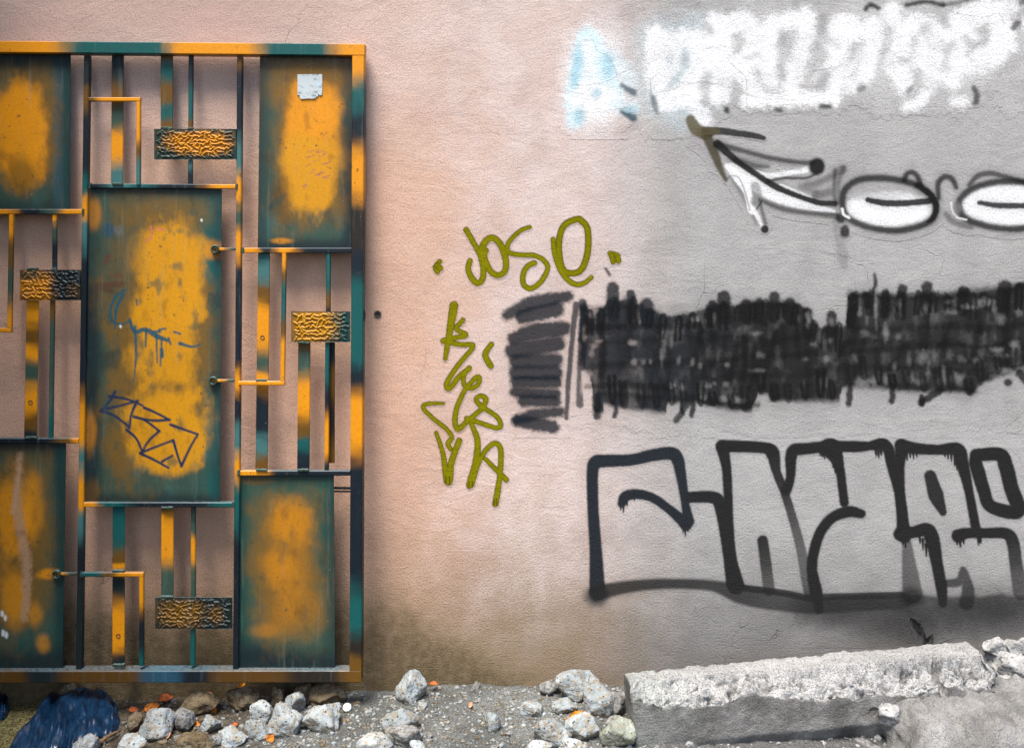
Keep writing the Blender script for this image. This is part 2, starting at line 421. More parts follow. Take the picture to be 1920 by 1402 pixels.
# added block out of view at left; shades the wall and gate
shade_block = empty('added_shade_block', (-2.1, -.75, 0), 'added dark block out of view at the far left, shading the wall and gate', 'shade_block')
mesh('shade_block_body', *box(-2.5, -1.80, -1.65, -.004, -.3, 3.2), plain('shade_block_dark', (.085, .055, .045), .9, .2, 30), shade_block)
mesh('shade_block_cap', *box(-2.53, -1.785, -1.68, -.004, 3.2, 3.27), plain('shade_block_cap_grey', (.16, .15, .14), .9, .2, 30), shade_block)
PRIOR = []
def graffiti(label, c, layer):
    a = c.a; ny, nx = a.shape
    own = a.copy(); rgb0 = c.rgb.copy()
    u = Canvas(c.X, c.Y)                 # what was sprayed on this part of the wall before
    for q in PRIOR:
        fx = (c.X-q.X[0, 0])/(q.X[0, 1]-q.X[0, 0]); fy = (c.Y-q.Y[0, 0])/(q.Y[1, 0]-q.Y[0, 0])
        ok = (fx >= 0) & (fy >= 0) & (fx < q.a.shape[1]-1) & (fy < q.a.shape[0]-1)
        if not ok.any(): continue
        ix = np.clip(np.round(fx), 0, q.a.shape[1]-1).astype(int); iy = np.clip(np.round(fy), 0, q.a.shape[0]-1).astype(int)
        qa = np.where(ok, q.a[iy, ix], 0); u_a = qa+u.a*(1-qa); k = np.where(u_a > 1e-5, qa/np.maximum(u_a, 1e-5), 0)[..., None]
        u.rgb = q.rgb[iy, ix]*k+u.rgb*(1-k); u.a = u_a
    keep = Canvas(c.X, c.Y); keep.rgb, keep.a = rgb0, own; PRIOR.append(keep)
    na = own+u.a*(1-own); k = np.where(na > 1e-5, own/np.maximum(na, 1e-5), 0)[..., None]
    c = Canvas(c.X, c.Y); c.rgb = rgb0*k+u.rgb*(1-k); c.a = na
    m = np.maximum.reduce([a[:-1, :-1], a[1:, :-1], a[:-1, 1:], a[1:, 1:]]) > .012
    F = grid_faces(ny, nx)[m.ravel()]
    used = np.unique(F); remap = np.zeros(ny*nx, int); remap[used] = np.arange(len(used))
    V = P(c.X.ravel()[used], c.Y.ravel()[used], -.0003-.0001*layer)
    colr = np.concatenate([c.rgb.reshape(-1, 3)[used], c.a.ravel()[used][:, None]], 1)
    o = mesh('graffiti', V, remap[F], WALLP, wall, col=colr)
    o['label'] = label
    return o

BLK = np.array([.012, .0122, .0125]); BLKB = np.array([.012, .018, .025])
def dark(px): # the paint is a shade bluer where it was sprayed first, at the left
    t = float(sstep(1100, 1400, px)); return BLKB*(1-t)+BLK*t
WHT = np.array([.82, .825, .825]); WHB = np.array([.62, .78, .83]); CYA = np.array([.20, .46, .56])
YG, YGD = np.array([.215, .20, .0022]), np.array([.105, .092, .0015])

# --- big dark outline letters, lower right
c = Canvas.rect(1085, 812, 1952, 1215, 1.7)
LET = np.array([.021, .0212, .0215]); LETB = np.array([.022, .027, .033])
def dk(p_, w_, op=.95, soft=3.6, ops=None, rag=1.4):
    t = float(sstep(1150, 1400, np.mean([a[0] for a in p_]))); k_ = LETB*(1-t)+LET*t
    op = min(1.0, op+.06); ops = [min(1.0, o+.06) for o in ops] if ops else None
    w_ = np.array(w_, float); w_ = w_+np.where(w_ > 9, 2.8, 0)
    c.stroke(p_, w_, k_, op, soft, ops=ops, rag=rag)
# soft overspray under the letters
fx_ = c.X; fy_ = c.Y+14*fbm(c.X*.03, c.Y*.03, 4.4, 3)
c.over((slice(None), slice(None)), BLK, .66*sstep(1112, 1122, fy_)*sstep(1235, 1125, fy_)*sstep(1470, 1620, fx_)+.10*sstep(1100, 1200, fy_)*sstep(1480, 1700, fx_))
c.blob(1720, 1150, 230, 30, BLK, .35, .7, 2.4, .35, .02); c.blob(1870, 1140, 100, 40, BLK, .45, .7, 2.2, .4, .03)
c.blob(1700, 1180, 60, 40, BLK, .55, .8); c.blob(1540, 1145, 60, 28, BLK, .5, .8)
c.blob(1118, 1116, 22, 20, LETB, .8, .5, 2, .2); c.blob(1122, 1108, 8, 10, BLK, .4, .8)
dk([(1120, 1108), (1117, 1031), (1112, 954), (1111, 884), (1117, 867), (1131, 864), (1183, 862), (1224, 853), (1257, 850), (1270, 860), (1278, 897), (1285, 944), (1291, 977)], [28, 21, 19, 20, 24, 22, 20, 21, 23, 22, 17, 13, 20])
dk([(1166, 944), (1172, 931), (1193, 926), (1224, 933), (1254, 954), (1275, 972), (1286, 984)], [14, 18, 17, 15, 15, 18, 20], rag=1.5)
for x_, y_, l_ in ((1164, 946, 10), (1169, 946, 14), (1176, 942, 6), (1281, 990, 8), (1285, 992, 12), (1290, 988, 7), (1190, 934, 4)):
    dk([(x_, y_-6), (x_, y_+l_)], [5, 2.5], soft=1.6)
dk([(1292, 932), (1336, 932), (1350, 946), (1360, 995), (1368, 1044), (1375, 1092)], [19, 21, 22, 21, 22, 26])
c.stroke([(1119, 1112), (1157, 1103), (1208, 1096), (1272, 1094), (1337, 1098), (1384, 1112), (1423, 1120), (1474, 1128), (1530, 1134), (1600, 1130), (1694, 1126)],
         [30, 26, 22, 20, 21, 36, 40, 38, 32, 32, 32], LET, .9, 7, ops=[.95, .92, .92, .92, .9, .9, .85, .8, .82, .75, .7])
c.stroke([(1375, 1100), (1423, 1105), (1474, 1112), (1520, 1122)], 13, LET, .85, 2.5)
c.stroke([(1530, 1119), (1600, 1117), (1690, 1115)], 13, LET, .85, 2.5)
dk([(1354, 837), (1362, 877), (1365, 928), (1366, 980), (1370, 1044), (1380, 1098)], [22, 16, 15, 17, 20, 30], .95)
dk([(1354, 836), (1397, 837), (1436, 840), (1449, 850), (1456, 884), (1471, 923), (1487, 974), (1502, 1031), (1512, 1087), (1518, 1112)], [22, 20, 20, 24, 15, 14, 14, 16, 17, 18], ops=[.95, .95, .95, .95, .92, .9, .8, .68, .66, .75])
dk([(1430, 1013), (1436, 1057), (1442, 1106)], [18, 19, 19], ops=[.92, .85, .65])
dk([(1474, 919), (1482, 895), (1483, 859), (1489, 844), (1512, 841), (1551, 837), (1602, 837), (1630, 836), (1653, 832), (1666, 843), (1671, 871), (1685, 920), (1691, 960), (1694, 1000)], [18, 15, 20, 22, 20, 19, 20, 15, 21, 20, 16, 17, 19, 20], .95)
dk([(1545, 832), (1560, 840), (1574, 877), (1579, 910), (1583, 942)], [12, 34, 16, 15, 15], .95, rag=1.4)
for x_, l_ in ((1537, 7), (1541, 10), (1545, 14), (1549, 12), (1553, 15), (1557, 12), (1561, 30), (1565, 40), (1642, 9), (1647, 12), (1652, 8)):
    dk([(x_, 844), (x_+1, 846+l_)], [6, 3], soft=1.6)
dk([(1615, 963), (1592, 959), (1561, 970), (1538, 998), (1525, 1039), (1523, 1070), (1530, 1108), (1536, 1142)], [15, 20, 18, 18, 18, 18, 22, 14])
dk([(1691, 836), (1687, 871), (1688, 920), (1692, 970), (1695, 1003)], [24, 17, 16, 19, 26], .95)
dk([(1689, 834), (1714, 840), (1757, 843), (1796, 842), (1805, 871), (1817, 922), (1830, 992)], [22, 20, 17, 22, 22, 15, 16], .95, rag=1.2)
for x_, l_ in ((1700, 12), (1706, 8), (1712, 9), (1718, 6), (1771, 6), (1777, 10), (1783, 14), (1789, 22), (1793, 30)):
    dk([(x_, 847), (x_+1, 850+l_)], [6, 3], soft=1.6)
dk([(1688, 1001), (1714, 997), (1738, 993), (1748, 1011), (1757, 1057), (1765, 1099), (1768, 1130)], [24, 20, 24, 26, 20, 20, 14], rag=1.2)
for x_, y_, l_ in ((1692, 1008, 12), (1697, 1010, 16), (1702, 1006, 10), (1724, 1004, 14), (1730, 1010, 20), (1736, 1020, 22)):
    dk([(x_, y_), (x_+1, y_+l_)], [6, 3], soft=1.6)
dk([(1744, 892), (1755, 928), (1768, 960)], [20, 27, 12], .92)
c.stroke([(1700, 1016), (1706, 1071), (1711, 1112)], [18, 30, 38], LET, .72, 5)
c.blob(1712, 1118, 22, 16, BLK, .7, .6)
dk([(1797, 1004), (1814, 999), (1850, 999), (1886, 1000), (1899, 1016), (1905, 1057), (1914, 1110)], [24, 18, 17, 20, 22, 22, 26], ops=[.95, .95, .95, .95, .92, .85, .6])
for x_, l_ in ((1794, 12), (1800, 16), (1806, 10), (1834, 12), (1838, 9)):
    dk([(x_, 1004), (x_+1, 1008+l_)], [7, 4], soft=1.6)
c.stroke([(1769, 1094), (1799, 1089), (1806, 1066), (1815, 1104), (1812, 1130)], [15, 18, 9, 24, 28], LET, .85, 5)
dk([(1830, 853), (1874, 852), (1886, 874), (1896, 914), (1908, 958), (1858, 949), (1845, 920), (1834, 884), (1829, 862), (1836, 851)], [22, 24, 26, 26, 26, 22, 22, 24, 22, 20], .96)
graffiti('big black outlined block letters sprayed above the concrete kerb block', c, 1)

# --- long band of crossed-out black spray
c = Canvas.rect(925, 500, 1952, 822, 1.7)
for p_, w_ in (([(950, 591), (998, 568), (1064, 556)], [16, 24, 18]), ([(980, 594), (1044, 580)], [24, 26]),
               ([(963, 635), (998, 623), (1056, 616)], [20, 28, 26]), ([(961, 658), (1046, 645)], 26), ([(968, 678), (1042, 676)], 24),
               ([(968, 699), (1042, 699)], 24), ([(968, 716), (1042, 716)], 20), ([(965, 735), (1042, 738)], 16), ([(981, 751), (1040, 752)], 20),
               ([(968, 787), (998, 778), (1050, 772)], [14, 18, 16]), ([(970, 790), (1004, 795), (1037, 801)], [18, 22, 22])):
    c.stroke(p_, np.array(w_, float)+4, dark(1000), .92, 8, rag=7)
c.blob(1006, 690, 60, 130, dark(1000), .16, .6)
for p_, w_, o_ in (([(1080, 571), (1073, 636), (1066, 714), (1062, 784)], [12, 10, 10, 8], .85), ([(1090, 600), (1086, 680), (1087, 758)], [8, 7, 14], .8),
                   ([(1092, 568), (1097, 610), (1093, 690)], [16, 14, 10], .85), ([(1135, 503), (1143, 515)], [5, 7], .8)):
    c.stroke(p_, w_, dark(1080), o_, 4, rag=3)
top = [(1085, 585), (1096, 577), (1106, 582), (1126, 582), (1134, 565), (1149, 550), (1162, 560), (1170, 556), (1183, 560), (1192, 566), (1201, 566), (1213, 572), (1229, 577), (1249, 589), (1306, 579), (1336, 566), (1357, 562), (1377, 569), (1398, 562),
       (1439, 560), (1452, 562), (1464, 560), (1500, 564), (1515, 580), (1528, 600), (1540, 613), (1549, 607), (1559, 600), (1572, 607), (1586, 608), (1590, 550), (1628, 546), (1650, 549), (1661, 549), (1676, 551), (1692, 549), (1706, 551), (1724, 548),
       (1738, 548), (1752, 553), (1780, 552), (1807, 541), (1833, 546), (1884, 538), (1920, 525), (1960, 520)]
bot = [(1085, 680), (1106, 705), (1112, 735), (1116, 772), (1128, 774), (1134, 756), (1149, 762), (1208, 770), (1247, 774), (1254, 756), (1311, 754), (1326, 761), (1408, 772), (1414, 760), (1420, 738), (1440, 738), (1446, 751), (1572, 750), (1580, 728), (1608, 720),
       (1654, 728), (1715, 735), (1777, 734), (1823, 738), (1838, 722), (1859, 712), (1884, 699), (1920, 689), (1960, 684)]
topx, topy = [q[0] for q in top], [q[1] for q in top]; botx, boty = [q[0] for q in bot], [q[1] for q in bot]
jx = c.X+7*fbm(c.X*.07, c.Y*.07, 6.1, 3); jy = c.Y+7*fbm(c.X*.09, c.Y*.09, 2.1, 3)
inside = sstep(-6, 5, jy-np.interp(jx, topx, topy)-4)*sstep(-7, 6, np.interp(jx, botx, boty)-jy)*sstep(1086, 1096, jx)
fill = np.interp(c.X, [1090, 1150, 1400, 1560, 1620, 1960], [.90, .95, .96, .96, .93, .96])
c.over((slice(None), slice(None)), BLKB*sstep(1450, 1150, c.X)[..., None]+BLK*(1-sstep(1450, 1150, c.X))[..., None], inside*fill*(1-.20*sstep(.0, .3, fbm(c.X*.05, c.Y*.03, 7.7, 4))))
rr = random.Random(5)
Z_ = lambda x, y: (937+x/1.953, 469+y/1.953)
for x, y, l_, w_ in ((1149, 540, 50, 24), (1183, 552, 40, 18), (1213, 572, 30, 26), (1357, 558, 40, 26), (1336, 574, 30, 22), (1398, 570, 30, 20), (1424, 568, 30, 20), (1452, 556, 40, 20), (1480, 568, 30, 22), (1514, 586, 40, 20), (1559, 592, 30, 20), (1598, 558, 50, 18), (1661, 550, 40, 17), (1692, 541, 40, 18),
                   (1738, 538, 40, 22), (1807, 549, 30, 26), (1884, 539, 40, 28), (1095, 576, 60, 16), (1128, 583, 40, 14), (1625, 554, 20, 16), (1775, 558, 20, 14), (1845, 552, 20, 16)):
    c.stroke([(x, y), (x+rr.uniform(-4, 2), y+l_)], w_, dark(x), .9, 6, rag=5)
for k in range(46):                     # darker passes over the fill, up and down
    x = 1100+k*18.2+rr.uniform(-14, 14)
    t0 = np.interp(x, topx, topy)+rr.uniform(6, 90); b0 = np.interp(x, botx, boty)+rr.uniform(-90, -4); lean = rr.uniform(-24, 10)
    if b0-t0 > 20: c.stroke([(x, t0), (x+lean*.4+rr.uniform(-6, 6), (t0+b0)/2), (x+lean, b0)], [rr.uniform(8, 14), rr.uniform(8, 16), rr.uniform(8, 13)], BLK*.6, rr.uniform(.3, .7), 8, rag=8)
for x0, x1, y0, y1 in ((1100, 1330, 612, 608), (1110, 1500, 646, 632), (1110, 1950, 690, 640), (1300, 1950, 712, 668), (1120, 1420, 742, 758), (1100, 1260, 724, 728), (1330, 1420, 752, 766), (1446, 1568, 746, 746), (1592, 1760, 555, 558), (1600, 1860, 560, 553), (1740, 1950, 560, 534),
                       (1592, 1900, 640, 646), (1600, 1950, 618, 610), (1600, 1830, 724, 732), (1640, 1850, 688, 694), (1860, 1950, 600, 575), (1090, 1180, 579, 579), (1840, 1950, 706, 690)):
    n = max(3, int((x1-x0)/50)); xs = np.linspace(x0, x1, n)
    c.stroke([(x, y0+(y1-y0)*i/(n-1)+rr.uniform(-5, 5)) for i, x in enumerate(xs)], [rr.uniform(8, 15) for _ in xs], BLK*.6, rr.uniform(.35, .7), 8, rag=9)
for x, y, a_, b_, o_ in ((338, 235, 9, 7, .8), (490, 338, 9, 7, .8), (345, 352, 8, 6, .6), (364, 332, 9, 5, .55), (335, 375, 6, 8, .5), (312, 300, 5, 16, .6), (320, 455, 13, 9, .8), (300, 500, 4, 20, .7), (490, 410, 8, 7, .65), (525, 410, 6, 6, .6), (552, 408, 4, 6, .4), (602, 330, 5, 30, .5), (592, 390, 4, 18, .5),
        (645, 290, 4, 16, .5), (628, 335, 4, 14, .4), (635, 495, 9, 8, .8), (668, 502, 7, 7, .6), (655, 405, 5, 9, .55), (705, 412, 5, 9, .55), (735, 420, 5, 8, .5), (830, 420, 7, 6, .55), (755, 495, 5, 6, .5), (770, 497, 4, 6, .55), (787, 488, 5, 5, .5), (830, 490, 8, 6, .55), (820, 546, 8, 7, .7), (875, 546, 14, 7, .75), (745, 540, 6, 6, .6),
        (715, 250, 7, 7, .8), (748, 262, 4, 10, .4), (785, 250, 4, 14, .3), (505, 235, 4, 16, .6), (512, 262, 4, 10, .5), (940, 306, 13, 5, .5), (955, 385, 10, 7, .45), (945, 440, 16, 5, .45), (1195, 400, 9, 9, .6), (1145, 340, 8, 7, .5), (1205, 335, 9, 7, .5), (1120, 400, 8, 6, .4), (1195, 482, 5, 14, .5), (1130, 255, 6, 14, .7), (1215, 262, 6, 8, .6),
        (1250, 262, 8, 6, .6), (1318, 215, 5, 20, .6), (1377, 215, 5, 42, .75), (1345, 250, 5, 14, .4), (1465, 205, 6, 18, .55), (1413, 300, 7, 20, .75), (1340, 305, 10, 8, .45), (1460, 318, 7, 8, .5), (1545, 392, 14, 14, .6), (1500, 400, 5, 12, .35), (1445, 430, 5, 12, .4), (1300, 395, 8, 12, .4), (1330, 478, 18, 9, .75), (1372, 480, 8, 12, .6), (1415, 470, 6, 12, .5),
        (1680, 468, 13, 13, .75), (1625, 465, 6, 20, .6), (1570, 440, 5, 20, .4), (1505, 470, 6, 10, .5), (1535, 480, 9, 8, .55), (1590, 385, 5, 10, .4), (1690, 400, 9, 8, .4), (1740, 405, 8, 7, .4), (1655, 225, 16, 7, .7), (1720, 208, 22, 6, .75), (1775, 190, 20, 8, .75), (1640, 190, 10, 5, .4), (1835, 250, 11, 11, .5), (1810, 215, 6, 8, .4), (1890, 345, 12, 9, .7), (1820, 365, 18, 7, .55),
        (1845, 440, 22, 7, .7), (1815, 470, 10, 10, .6), (1900, 230, 10, 9, .6), (1860, 385, 10, 6, .4), (1560, 215, 6, 12, .35), (1600, 225, 5, 12, .35)):
    px_, py_ = Z_(x, y); t_ = Canvas(c.X, c.Y); t_.blob(px_, py_, a_*.66, b_*.66, BLK, o_*.68, 1.0, 2, .8, .09); c.a = c.a*(1-t_.a)
for x, y0, y1, w_ in ((1640, 514, 548, 8), (1594, 722, 757, 13), (1671, 728, 752, 12), (1728, 742, 757, 13), (1300, 740, 778, 11), (1153, 755, 780, 10), (1122, 740, 780, 16), (1280, 750, 776, 8)):
    c.stroke([(x, y0), (x+rr.uniform(-3, 3), (y0+y1)/2), (x+rr.uniform(-4, 2), y1)], [w_*.6, w_, w_*.9], dark(x), .9, 5, rag=5)
c.stroke([(1292, 752), (1268, 788)], 12, dark(1280), .85, 5, rag=5); c.stroke([(1727, 754), (1765, 730)], 14, BLK, .9, 5, rag=5)
c.blob(1890, 717, 9, 8, BLK, .9, .4); c.stroke([(1912, 700), (1940, 730)], 16, BLK, .9, 5, rag=5)
for k in range(60):
    x = 1100+k*14+rr.uniform(-5, 5); up = k % 2 == 0
    y = np.interp(x, topx, topy)+rr.uniform(2, 14) if up else np.interp(x, botx, boty)-rr.uniform(2, 14)
    d = 1 if up else -1; h_ = rr.uniform(20, 46)
    c.stroke([(x-5, y+d*h_), (x-3, y+d*6), (x+2, y-d*rr.uniform(0, 9)), (x+6, y+d*6), (x+rr.uniform(0, 8), y+d*h_)], rr.uniform(5, 9), BLK*.8, rr.uniform(.6, .95), 4, rag=4)
# fine fog that drifted past the strokes
c.over((slice(None), slice(None)), BLK, .16*sstep(-26, 0, jy-np.interp(jx, topx, topy))*sstep(-30, 0, np.interp(jx, botx, boty)-jy)*sstep(1060, 1100, jx))
# overspray dust
c.blob(1500, 660, 470, 125, BLK, .10, .5, 3, .2)
graffiti('long band of black crossed out spray scribble across the middle of the wall', c, 2)

# --- white faded letters, top
c = Canvas.rect(1040, -34, 1960, 262, 2.0)
c.blob(1620, 95, 300, 85, WHT, .26, .45, 3, .35, .02)
c.blob(1118, 150, 62, 88, WHT, .75, .5, 2, .2); c.stroke([(1106, 78), (1112, 130), (1118, 180)], [36, 60, 84], WHT, .95, 14, rag=12); c.blob(1270, 130, 75, 95, WHB, .45, .45, 3, .2)
wl = [([(1101, 74), (1090, 140), (1080, 190)], [46, 50, 46], .95, WHB), ([(1104, 72), (1130, 125), (1152, 180)], [40, 42, 40], .9, WHB), ([(1100, 170), (1140, 185)], 44, .9, WHT), ([(1078, 205), (1076, 230)], 34, .85, WHB),
      ([(1150, 196), (1190, 204)], 20, .6, WHB), ([(1160, 110), (1180, 150)], 30, .4, WHB), ([(1100, 85), (1105, 130)], 26, .7, WHT), ([(1080, 185), (1085, 195)], 34, .8, WHT),
      ([(1230, 70), (1232, 150)], [44, 46], .95, WHT), ([(1240, 190), (1300, 175)], 44, .95, WHT), ([(1240, 80), (1300, 75), (1312, 130), (1280, 180)], 44, .8, WHT), ([(1300, 190), (1320, 225)], 34, .75, WHT),
      ([(1345, 45), (1352, 110), (1345, 175)], 50, .9, WHT), ([(1340, 60), (1395, 40), (1415, 90), (1385, 130)], 40, .85, WHT), ([(1385, 120), (1420, 180)], 34, .8, WHT), ([(1400, 188), (1480, 186), (1560, 184)], 30, .95, WHT),
      ([(1440, 60), (1445, 150)], 36, .8, WHT), ([(1515, 36), (1500, 110), (1478, 180)], 34, .9, WHT), ([(1450, 45), (1510, 30)], 36, .8, WHT), ([(1562, 182), (1572, 130), (1574, 50)], [30, 30, 46], .9, WHT), ([(1590, 50), (1600, 60)], 46, .8, WHT),
      ([(1638, 50), (1640, 90), (1622, 140)], [40, 36, 36], .9, WHT), ([(1598, 160), (1596, 162)], 28, .8, WHT), ([(1672, 18), (1676, 24)], 30, .95, WHT), ([(1690, 60), (1690, 110), (1694, 160)], 38, .8, WHT), ([(1700, 199), (1718, 196), (1736, 178)], 22, .9, WHT),
      ([(1712, 45), (1745, 60), (1730, 110)], 44, .8, WHT), ([(1752, 90), (1748, 150)], 34, .7, WHT), ([(1788, 60), (1795, 110), (1786, 150)], [40, 34, 34], .75, WHT), ([(1790, 190), (1805, 192)], 24, .8, WHT), ([(1815, 120), (1835, 110)], 40, .75, WHT),
      ([(1800, 40), (1855, 22), (1880, 60), (1870, 100)], 46, .85, WHT), ([(1880, 10), (1900, 14)], 30, .7, WHT), ([(1935, 40), (1940, 90)], 36, .7, WHT), ([(1845, 130), (1860, 120)], 26, .6, WHT)]
for p_, w_, o_, k_ in wl: c.stroke(p_, np.array(w_)*.92, k_, o_, 15, rag=20)
for q_, w_, o_ in (([(1420, 60), (1400, 100), (1440, 130), (1465, 95)], 16, .7), ([(1520, 60), (1560, 100), (1530, 150)], 16, .6), ([(1600, 40), (1630, 80), (1600, 120), (1580, 150)], 16, .7), ([(1660, 30), (1700, 70), (1660, 120), (1700, 150)], 18, .7), ([(1740, 40), (1780, 80), (1740, 130), (1790, 160)], 18, .7), ([(1810, 50), (1850, 90), (1880, 50), (1900, 90)], 18, .75), ([(1300, 70), (1340, 110), (1290, 150), (1330, 180)], 18, .7), ([(1480, 40), (1440, 90), (1490, 130)], 16, .6), ([(1230, 60), (1270, 110), (1235, 160)], 20, .7)):
    c.stroke(q_, w_, WHT, o_, 12, rag=14)
c.a *= np.clip(.98+.8*fbm(c.X*.028, c.Y*.028, 4.2, 4), .2, 1)
for x_, y_, rx, ry in ((1084, 112, 10, 22), (1141, 122, 11, 22), (1077, 148, 8, 16), (1086, 218, 10, 14), (1180, 208, 14, 8), (1120, 175, 9, 9)): c.blob(x_, y_, rx, ry, CYA, .55, .8)
GRY = np.array([.20, .20, .20])
for p_, w_, o_ in (([(1318, 165), (1326, 145), (1322, 190)], 18, .45), ([(1468, 60), (1462, 140)], 16, .35), ([(1545, 30), (1535, 80)], 16, .4), ([(1555, 75), (1570, 85)], 14, .3), ([(1732, 58), (1738, 50)], 18, .4), ([(1775, 95), (1785, 85)], 16, .45),
                   ([(1830, 84), (1850, 78)], 12, .55), ([(1690, 112), (1700, 114)], 10, .5), ([(1535, 160), (1545, 140)], 20, .35), ([(1655, 90), (1650, 120)], 14, .3), ([(1400, 110), (1420, 105)], 12, .3), ([(1285, 110), (1280, 115)], 18, .3), ([(1328, 50), (1332, 60)], 14, .5), ([(1770, 40), (1780, 50)], 14, .3), ([(1495, 15), (1493, 10)], 14, .4)):
    c.stroke(p_, w_, GRY, o_, 12, rag=6)
BLS = np.array([.035, .075, .10])
for p_, w_, o_, k_ in (([(1165, 160), (1188, 174)], [8, 14], .8, BLS), ([(1165, 210), (1188, 222)], [6, 14], .9, BLS), ([(1224, 182), (1228, 198), (1232, 212)], [10, 14, 6], .75, BLS), ([(1362, 205), (1363, 208)], 11, .85, BLK), ([(1456, 205), (1464, 207)], 9, .8, BLK), ([(1540, 200), (1556, 200)], 9, .85, BLK),
                       ([(1623, 18), (1632, 10), (1647, 16)], [8, 10, 8], .9, BLK), ([(1700, 10), (1735, 4), (1768, 10)], [9, 8, 9], .88, BLK), ([(1768, 10), (1800, 4), (1825, -2)], 8, .6, BLK), ([(1900, 52), (1908, 44)], 12, .7, BLK), ([(1826, 165), (1832, 178), (1830, 192)], [10, 12, 12], .75, BLK),
                       ([(1612, 168), (1618, 165)], 12, .5, BLK), ([(1702, 172), (1708, 166)], 10, .55, BLK), ([(1913, 6), (1930, 2)], 10, .6, BLK)):
    c.stroke(p_, w_, k_, o_, 7, rag=4)
CR = np.array([.16, .15, .14])
for p_ in ([(1070, 160), (1100, 162), (1140, 152), (1158, 143), (1188, 128), (1196, 138)], [(1086, 77), (1112, 77), (1118, 92), (1140, 108), (1156, 142)], [(1062, 214), (1085, 212), (1104, 209)], [(1122, 210), (1160, 206), (1196, 202)], [(1200, 144), (1220, 148), (1236, 136)],
           [(1220, 150), (1219, 175)], [(1226, 172), (1255, 168), (1300, 156), (1350, 162), (1392, 172), (1410, 180), (1440, 185), (1492, 187)], [(1232, 216), (1270, 210), (1340, 205)], [(1360, 105), (1380, 128), (1400, 148), (1400, 200)], [(1753, 17), (1775, 26), (1790, 22), (1800, 14)], [(1795, 24), (1820, 30), (1850, 32), (1874, 25), (1884, 45)], [(1520, 132), (1560, 128), (1582, 118)], [(1600, 125), (1612, 118)], [(1320, 92), (1360, 88), (1380, 92)]):
    c.stroke([(x+random.uniform(-2, 2), y+random.uniform(-2, 2)) for x, y in p_], 1.3, CR, .55, 1.8, rag=5)
graffiti('faded white and pale blue sprayed letters along the top of the wall', c, 3)

# --- arrow and two eyes
c = Canvas.rect(1275, 205, 1960, 515, 1.5)
OLV = np.array([.105, .090, .048])
def g(p_, w_, k_=BLK, o_=.85, soft=3, **kw):
    if k_ is BLK and soft >= 2.5: c.stroke(p_, np.array(w_, float)+13, BLK, o_*.20, 14, **{q: kw[q] for q in kw if q == 'closed'})   # drifting overspray
    c.stroke(p_, w_, k_, o_, soft+.8, rag=kw.pop('rag', 2), **kw)
g([(1568, 417), (1579, 474), (1583, 497)], [16, 20, 16], np.array([.15, .15, .15]), .42, 6)
g([(1376, 337), (1401, 378), (1420, 417)], 10, BLK, .45, 9)
g([(1300, 262), (1330, 285), (1345, 310)], 22, np.array([.22, .19, .22]), .30, 12)
g([(1363, 311), (1385, 335), (1402, 360), (1407, 394), (1415, 400)], [10, 18, 16, 9, 5], WHT, .9, 3)
g([(1412, 392), (1422, 410), (1429, 426)], [8, 8, 4], WHT, .85, 3)
g([(1372, 312), (1400, 335), (1433, 358), (1477, 376), (1520, 388), (1563, 396)], [14, 22, 22, 20, 14, 7], WHT, .92, 3)
g([(1419, 322), (1442, 330), (1488, 323), (1511, 319)], [6, 12, 9, 11], WHT, .9, 3)
g([(1463, 347), (1490, 358), (1522, 370)], [6, 6, 3], WHT, .9, 2)
g([(1365, 300), (1400, 300), (1470, 306), (1500, 318)], [10, 16, 16, 6], np.array([.28, .28, .28]), .5, 8)
g([(1295, 226), (1306, 243), (1324, 252)], [20, 24, 24], OLV, .92, 5)
g([(1324, 252), (1338, 284), (1350, 315), (1361, 338)], [20, 18, 13, 7], OLV*.6, .9, 5)
g([(1324, 247), (1350, 246), (1374, 249), (1410, 254), (1432, 259)], [18, 14, 13, 12, 9], BLK*1.5, .92, 2)
g([(1316, 246), (1345, 247)], [18, 12], OLV, .7, 5)
g([(1347, 271), (1397, 284), (1442, 296), (1500, 305), (1524, 305)], [12, 9, 9, 9, 9], BLK, .75, 5)
g([(1380, 300), (1410, 310), (1440, 313)], [12, 12, 6], BLK, .65, 6)
c.blob(1532, 312, 15, 16, BLK, .97, .25, 2, .12)
g([(1345, 270), (1383, 303), (1420, 328), (1456, 351), (1500, 369), (1534, 380), (1566, 382)], [16, 12, 11, 12, 10, 11, 11], BLK, .93, 2.5)
g([(1440, 340), (1470, 334), (1510, 334), (1530, 326)], [6, 6, 5, 5], BLK, .75, 3)
g([(1511, 346), (1530, 344), (1552, 334), (1580, 318)], [8, 12, 12, 14], BLK, .5, 7); g([(1529, 367), (1556, 360)], 14, BLK, .5, 7); g([(1500, 350), (1530, 360)], 10, BLK, .35, 6)
g([(1566, 320), (1564, 352), (1566, 378)], 7, BLK, .6, 5); g([(1582, 315), (1572, 345), (1574, 380)], [10, 8, 6], BLK, .45, 6)
g([(1429, 376), (1450, 386), (1477, 394), (1520, 400), (1568, 405)], [6, 9, 10, 9, 12], BLK, .7, 6); c.blob(1577, 409, 10, 9, BLK, .9, .4); c.blob(1584, 434, 9, 12, BLK, .9, .4)
g([(1416, 350), (1420, 366), (1416, 378)], 18, np.array([.2, .2, .2]), .7, 5)
g([(1424, 374), (1430, 400), (1436, 420)], 6, BLK, .6, 4); c.blob(1434, 430, 7, 7, BLK, .95, .3); g([(1428, 378), (1419, 392)], 3, BLK, .85, 1.5)
g([(1362, 336), (1372, 330), (1385, 334), (1397, 360), (1406, 394)], 2.5, BLK, .6, 2)
